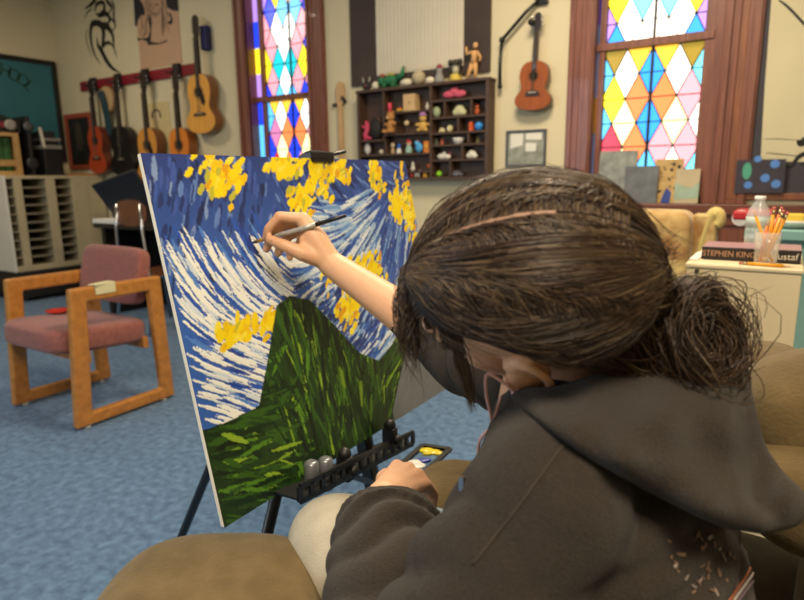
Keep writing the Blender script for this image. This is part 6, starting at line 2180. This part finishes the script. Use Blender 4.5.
hm_ = [mat('hair_dark', '#2e2118', .42, spec=.45), mat('hair_mid', '#443123', .4, spec=.5), mat('hair_light', '#645039', .4, spec=.5)]
sc = MB(); zz = random.Random(3)
fl = np.linspace(.06, -.035, 24)
L_ = [hsurf(f, .012 + .02 * math.sin(40 * f) , 1, .972) + Lw * (.0006 + .0014 * zz.random()) for f in fl]
R_ = [hsurf(f, .012 + .02 * math.sin(40 * f) , 1, .972) - Lw * (.0006 + .0014 * zz.random()) for f in fl]
sc.add(L_ + R_, [(i, i + 1, 25 + i, 24 + i) for i in range(23)], 0, True)
sc.build('parting', mat('scalp', '#94735f', .6), person)
hair = cap.build('hair', mat('hair_under', '#22160f', .6), person)
bun_core.build('bun', mat('hair_under', '#22160f', .6), person)


def strands(name, lst, m, parent):
    V_, F_ = [], []
    b = 0
    K = 3
    for pts, r in lst:
        P = np.array(pts); k = len(P)
        T_ = np.gradient(P, axis=0); T_ /= (np.linalg.norm(T_, axis=1)[:, None] + 1e-9)
        x = np.cross(T_, np.array([.31, .62, .72])); x /= (np.linalg.norm(x, axis=1)[:, None] + 1e-9)
        y = np.cross(T_, x)
        rr = r * np.clip(np.minimum(np.linspace(.7, 1.6, k), np.linspace(3.0, .35, k)), .3, 1)
        ring = np.stack([P + rr[:, None] * (math.cos(a) * x + math.sin(a) * y) for a in (0, 2.094, 4.189)], 1).reshape(-1, 3)
        V_.append(ring)
        i = np.arange(k - 1)[:, None] * K + np.arange(K)[None]
        i2 = np.arange(k - 1)[:, None] * K + (np.arange(K)[None] + 1) % K
        F_.append(np.stack([i, i2, i2 + K, i + K], -1).reshape(-1, 4) + b)
        b += k * K
    V_ = np.concatenate(V_); F_ = np.concatenate(F_)
    mw = np.array(world_of(parent).inverted()); V_ = V_ @ mw[:3, :3].T + mw[:3, 3]
    me = bpy.data.meshes.new(name)
    me.vertices.add(len(V_)); me.vertices.foreach_set('co', V_.ravel())
    me.loops.add(F_.size); me.loops.foreach_set('vertex_index', F_.ravel())
    me.polygons.add(len(F_)); me.polygons.foreach_set('loop_start', np.arange(0, F_.size, 4)); me.polygons.foreach_set('loop_total', np.full(len(F_), 4))
    me.polygons.foreach_set('use_smooth', [True] * len(F_))
    me.update(calc_edges=True)
    me.materials.append(m)
    o = bpy.data.objects.new(name, me); C.objects.link(o); o.parent = parent
    o['kind'] = 'stuff'
    return o
for k in range(3):
    strands('hair_strands', hairs[k], hm_[k], hair)

# ------------------------------------------------------------------ brush, earphones, earring
bt, bf, bh, bk_ = V(252, 243, 1.078), V(263, 239.5, 1.052), V(300, 229.5, hd - .018), V(346, 215.5, 1.0)
br = thing('paintbrush', 'thin paintbrush with a gold ferrule held in the raised right hand against the canvas', 'paintbrush', bt)
dB = nrm(bf - bt)
b1 = bt + dB * .012
mb = MB(); mb.tube([bt, bt + dB * .007, b1], [.0006, .0026, .003], 10); mb.build('bristles', mat('blue_wet_bristle', '#33508f', .6), br)
mb = MB(); mb.tube([b1, b1 + dB * .026], .0034, 10); mb.build('ferrule', mat('gold_ferrule', '#c79a3e', .3, metal=.7), br)
h0 = b1 + dB * .026
mb = MB(); mb.tube([h0, h0 * .5 + bh * .5, bh, bh * .65 + bk_ * .35], [.0034, .0046, .0046, .004], 10); hn = mb.build('handle', mat('silver_handle', '#a9a9a6', .35, var=.25, scale=90, metal=.2), br)
mb = MB(); mb.tube([bh * .65 + bk_ * .35, bk_], [.004, .0028], 10); mb.build('handle_end', m_black, br)

earp = hp(.018, .082, -.028)
de = depth_of(earp)
m_cord = mat('pink_cord', '#d9a9a4', .5)
ep = thing('earphones', 'pale pink wired earphone in the left ear with its cord hanging down', 'earphones', earp)
ex_, ey_ = pix(earp)
mb = MB(); mb.ell(earp + Lw * .004, (.007, .005, .007), RH, 12, 8); mb.build('earbud', mat('pink_bud', '#e0b7b2', .4), ep)
P_ = [earp + Lw * .006, V(ex_ - 9, ey_ - 2, de - .012), V(488, 374, de - .012), V(486, 392, de - .008), V(490, 412, de), V(491, 426, de + .01), V(480, 440, de + .02), V(477, 462, de + .04)]
mb = MB(); mb.tube(spline(P_, 40), .0016, 8); mb.build('cord', m_cord, ep)
P_ = [V(501, 397, de - .0), V(496, 412, de), V(491, 426, de + .01)]
mb = MB(); mb.tube(spline(P_, 14), .0014, 8); mb.build('cord', m_cord, ep)
lob = hp(.016, .086, -.060)
er = MB(); er.ell(lob, .0032, None, 10, 8)
e1 = er.build('earring', mat('gold_stud', '#c29a4a', .3, metal=.8), person)
er = MB(); lx, ly = pix(lob); q = V(lx + 8, ly + 7, depth_of(lob) - .004)
er.ell(q, (.0105, .0062, .0062), np.array([cdir(.9, -.4, 0), cdir(.4, .9, 0), cdir(0, 0, 1)]).T, 12, 8); er.ell(q + cdir(.9, -.4, 0) * .008, .0055, None, 8, 6)
er.build('drop', mat('speckled_stone', '#c9c3c2', .35, hex2='#6a6468', scale=160), e1)
# zip pull on the front edge
p, n_ = cast(hoodie, 463, 484, .001)
if p is not None:
    mb = MB(); mb.box(p, (.004, .004, .012)); mb.build('zip_pull', m_chrome, person)
print('HEAD', pix(HC), 'ear', ex_, ey_, 'lobe', lx, ly, 'up', pix(hp(0, 0, .13)), 'front', pix(hp(.12, 0, 0)), 'SEAT', SEAT, 'knee', knL, knR)
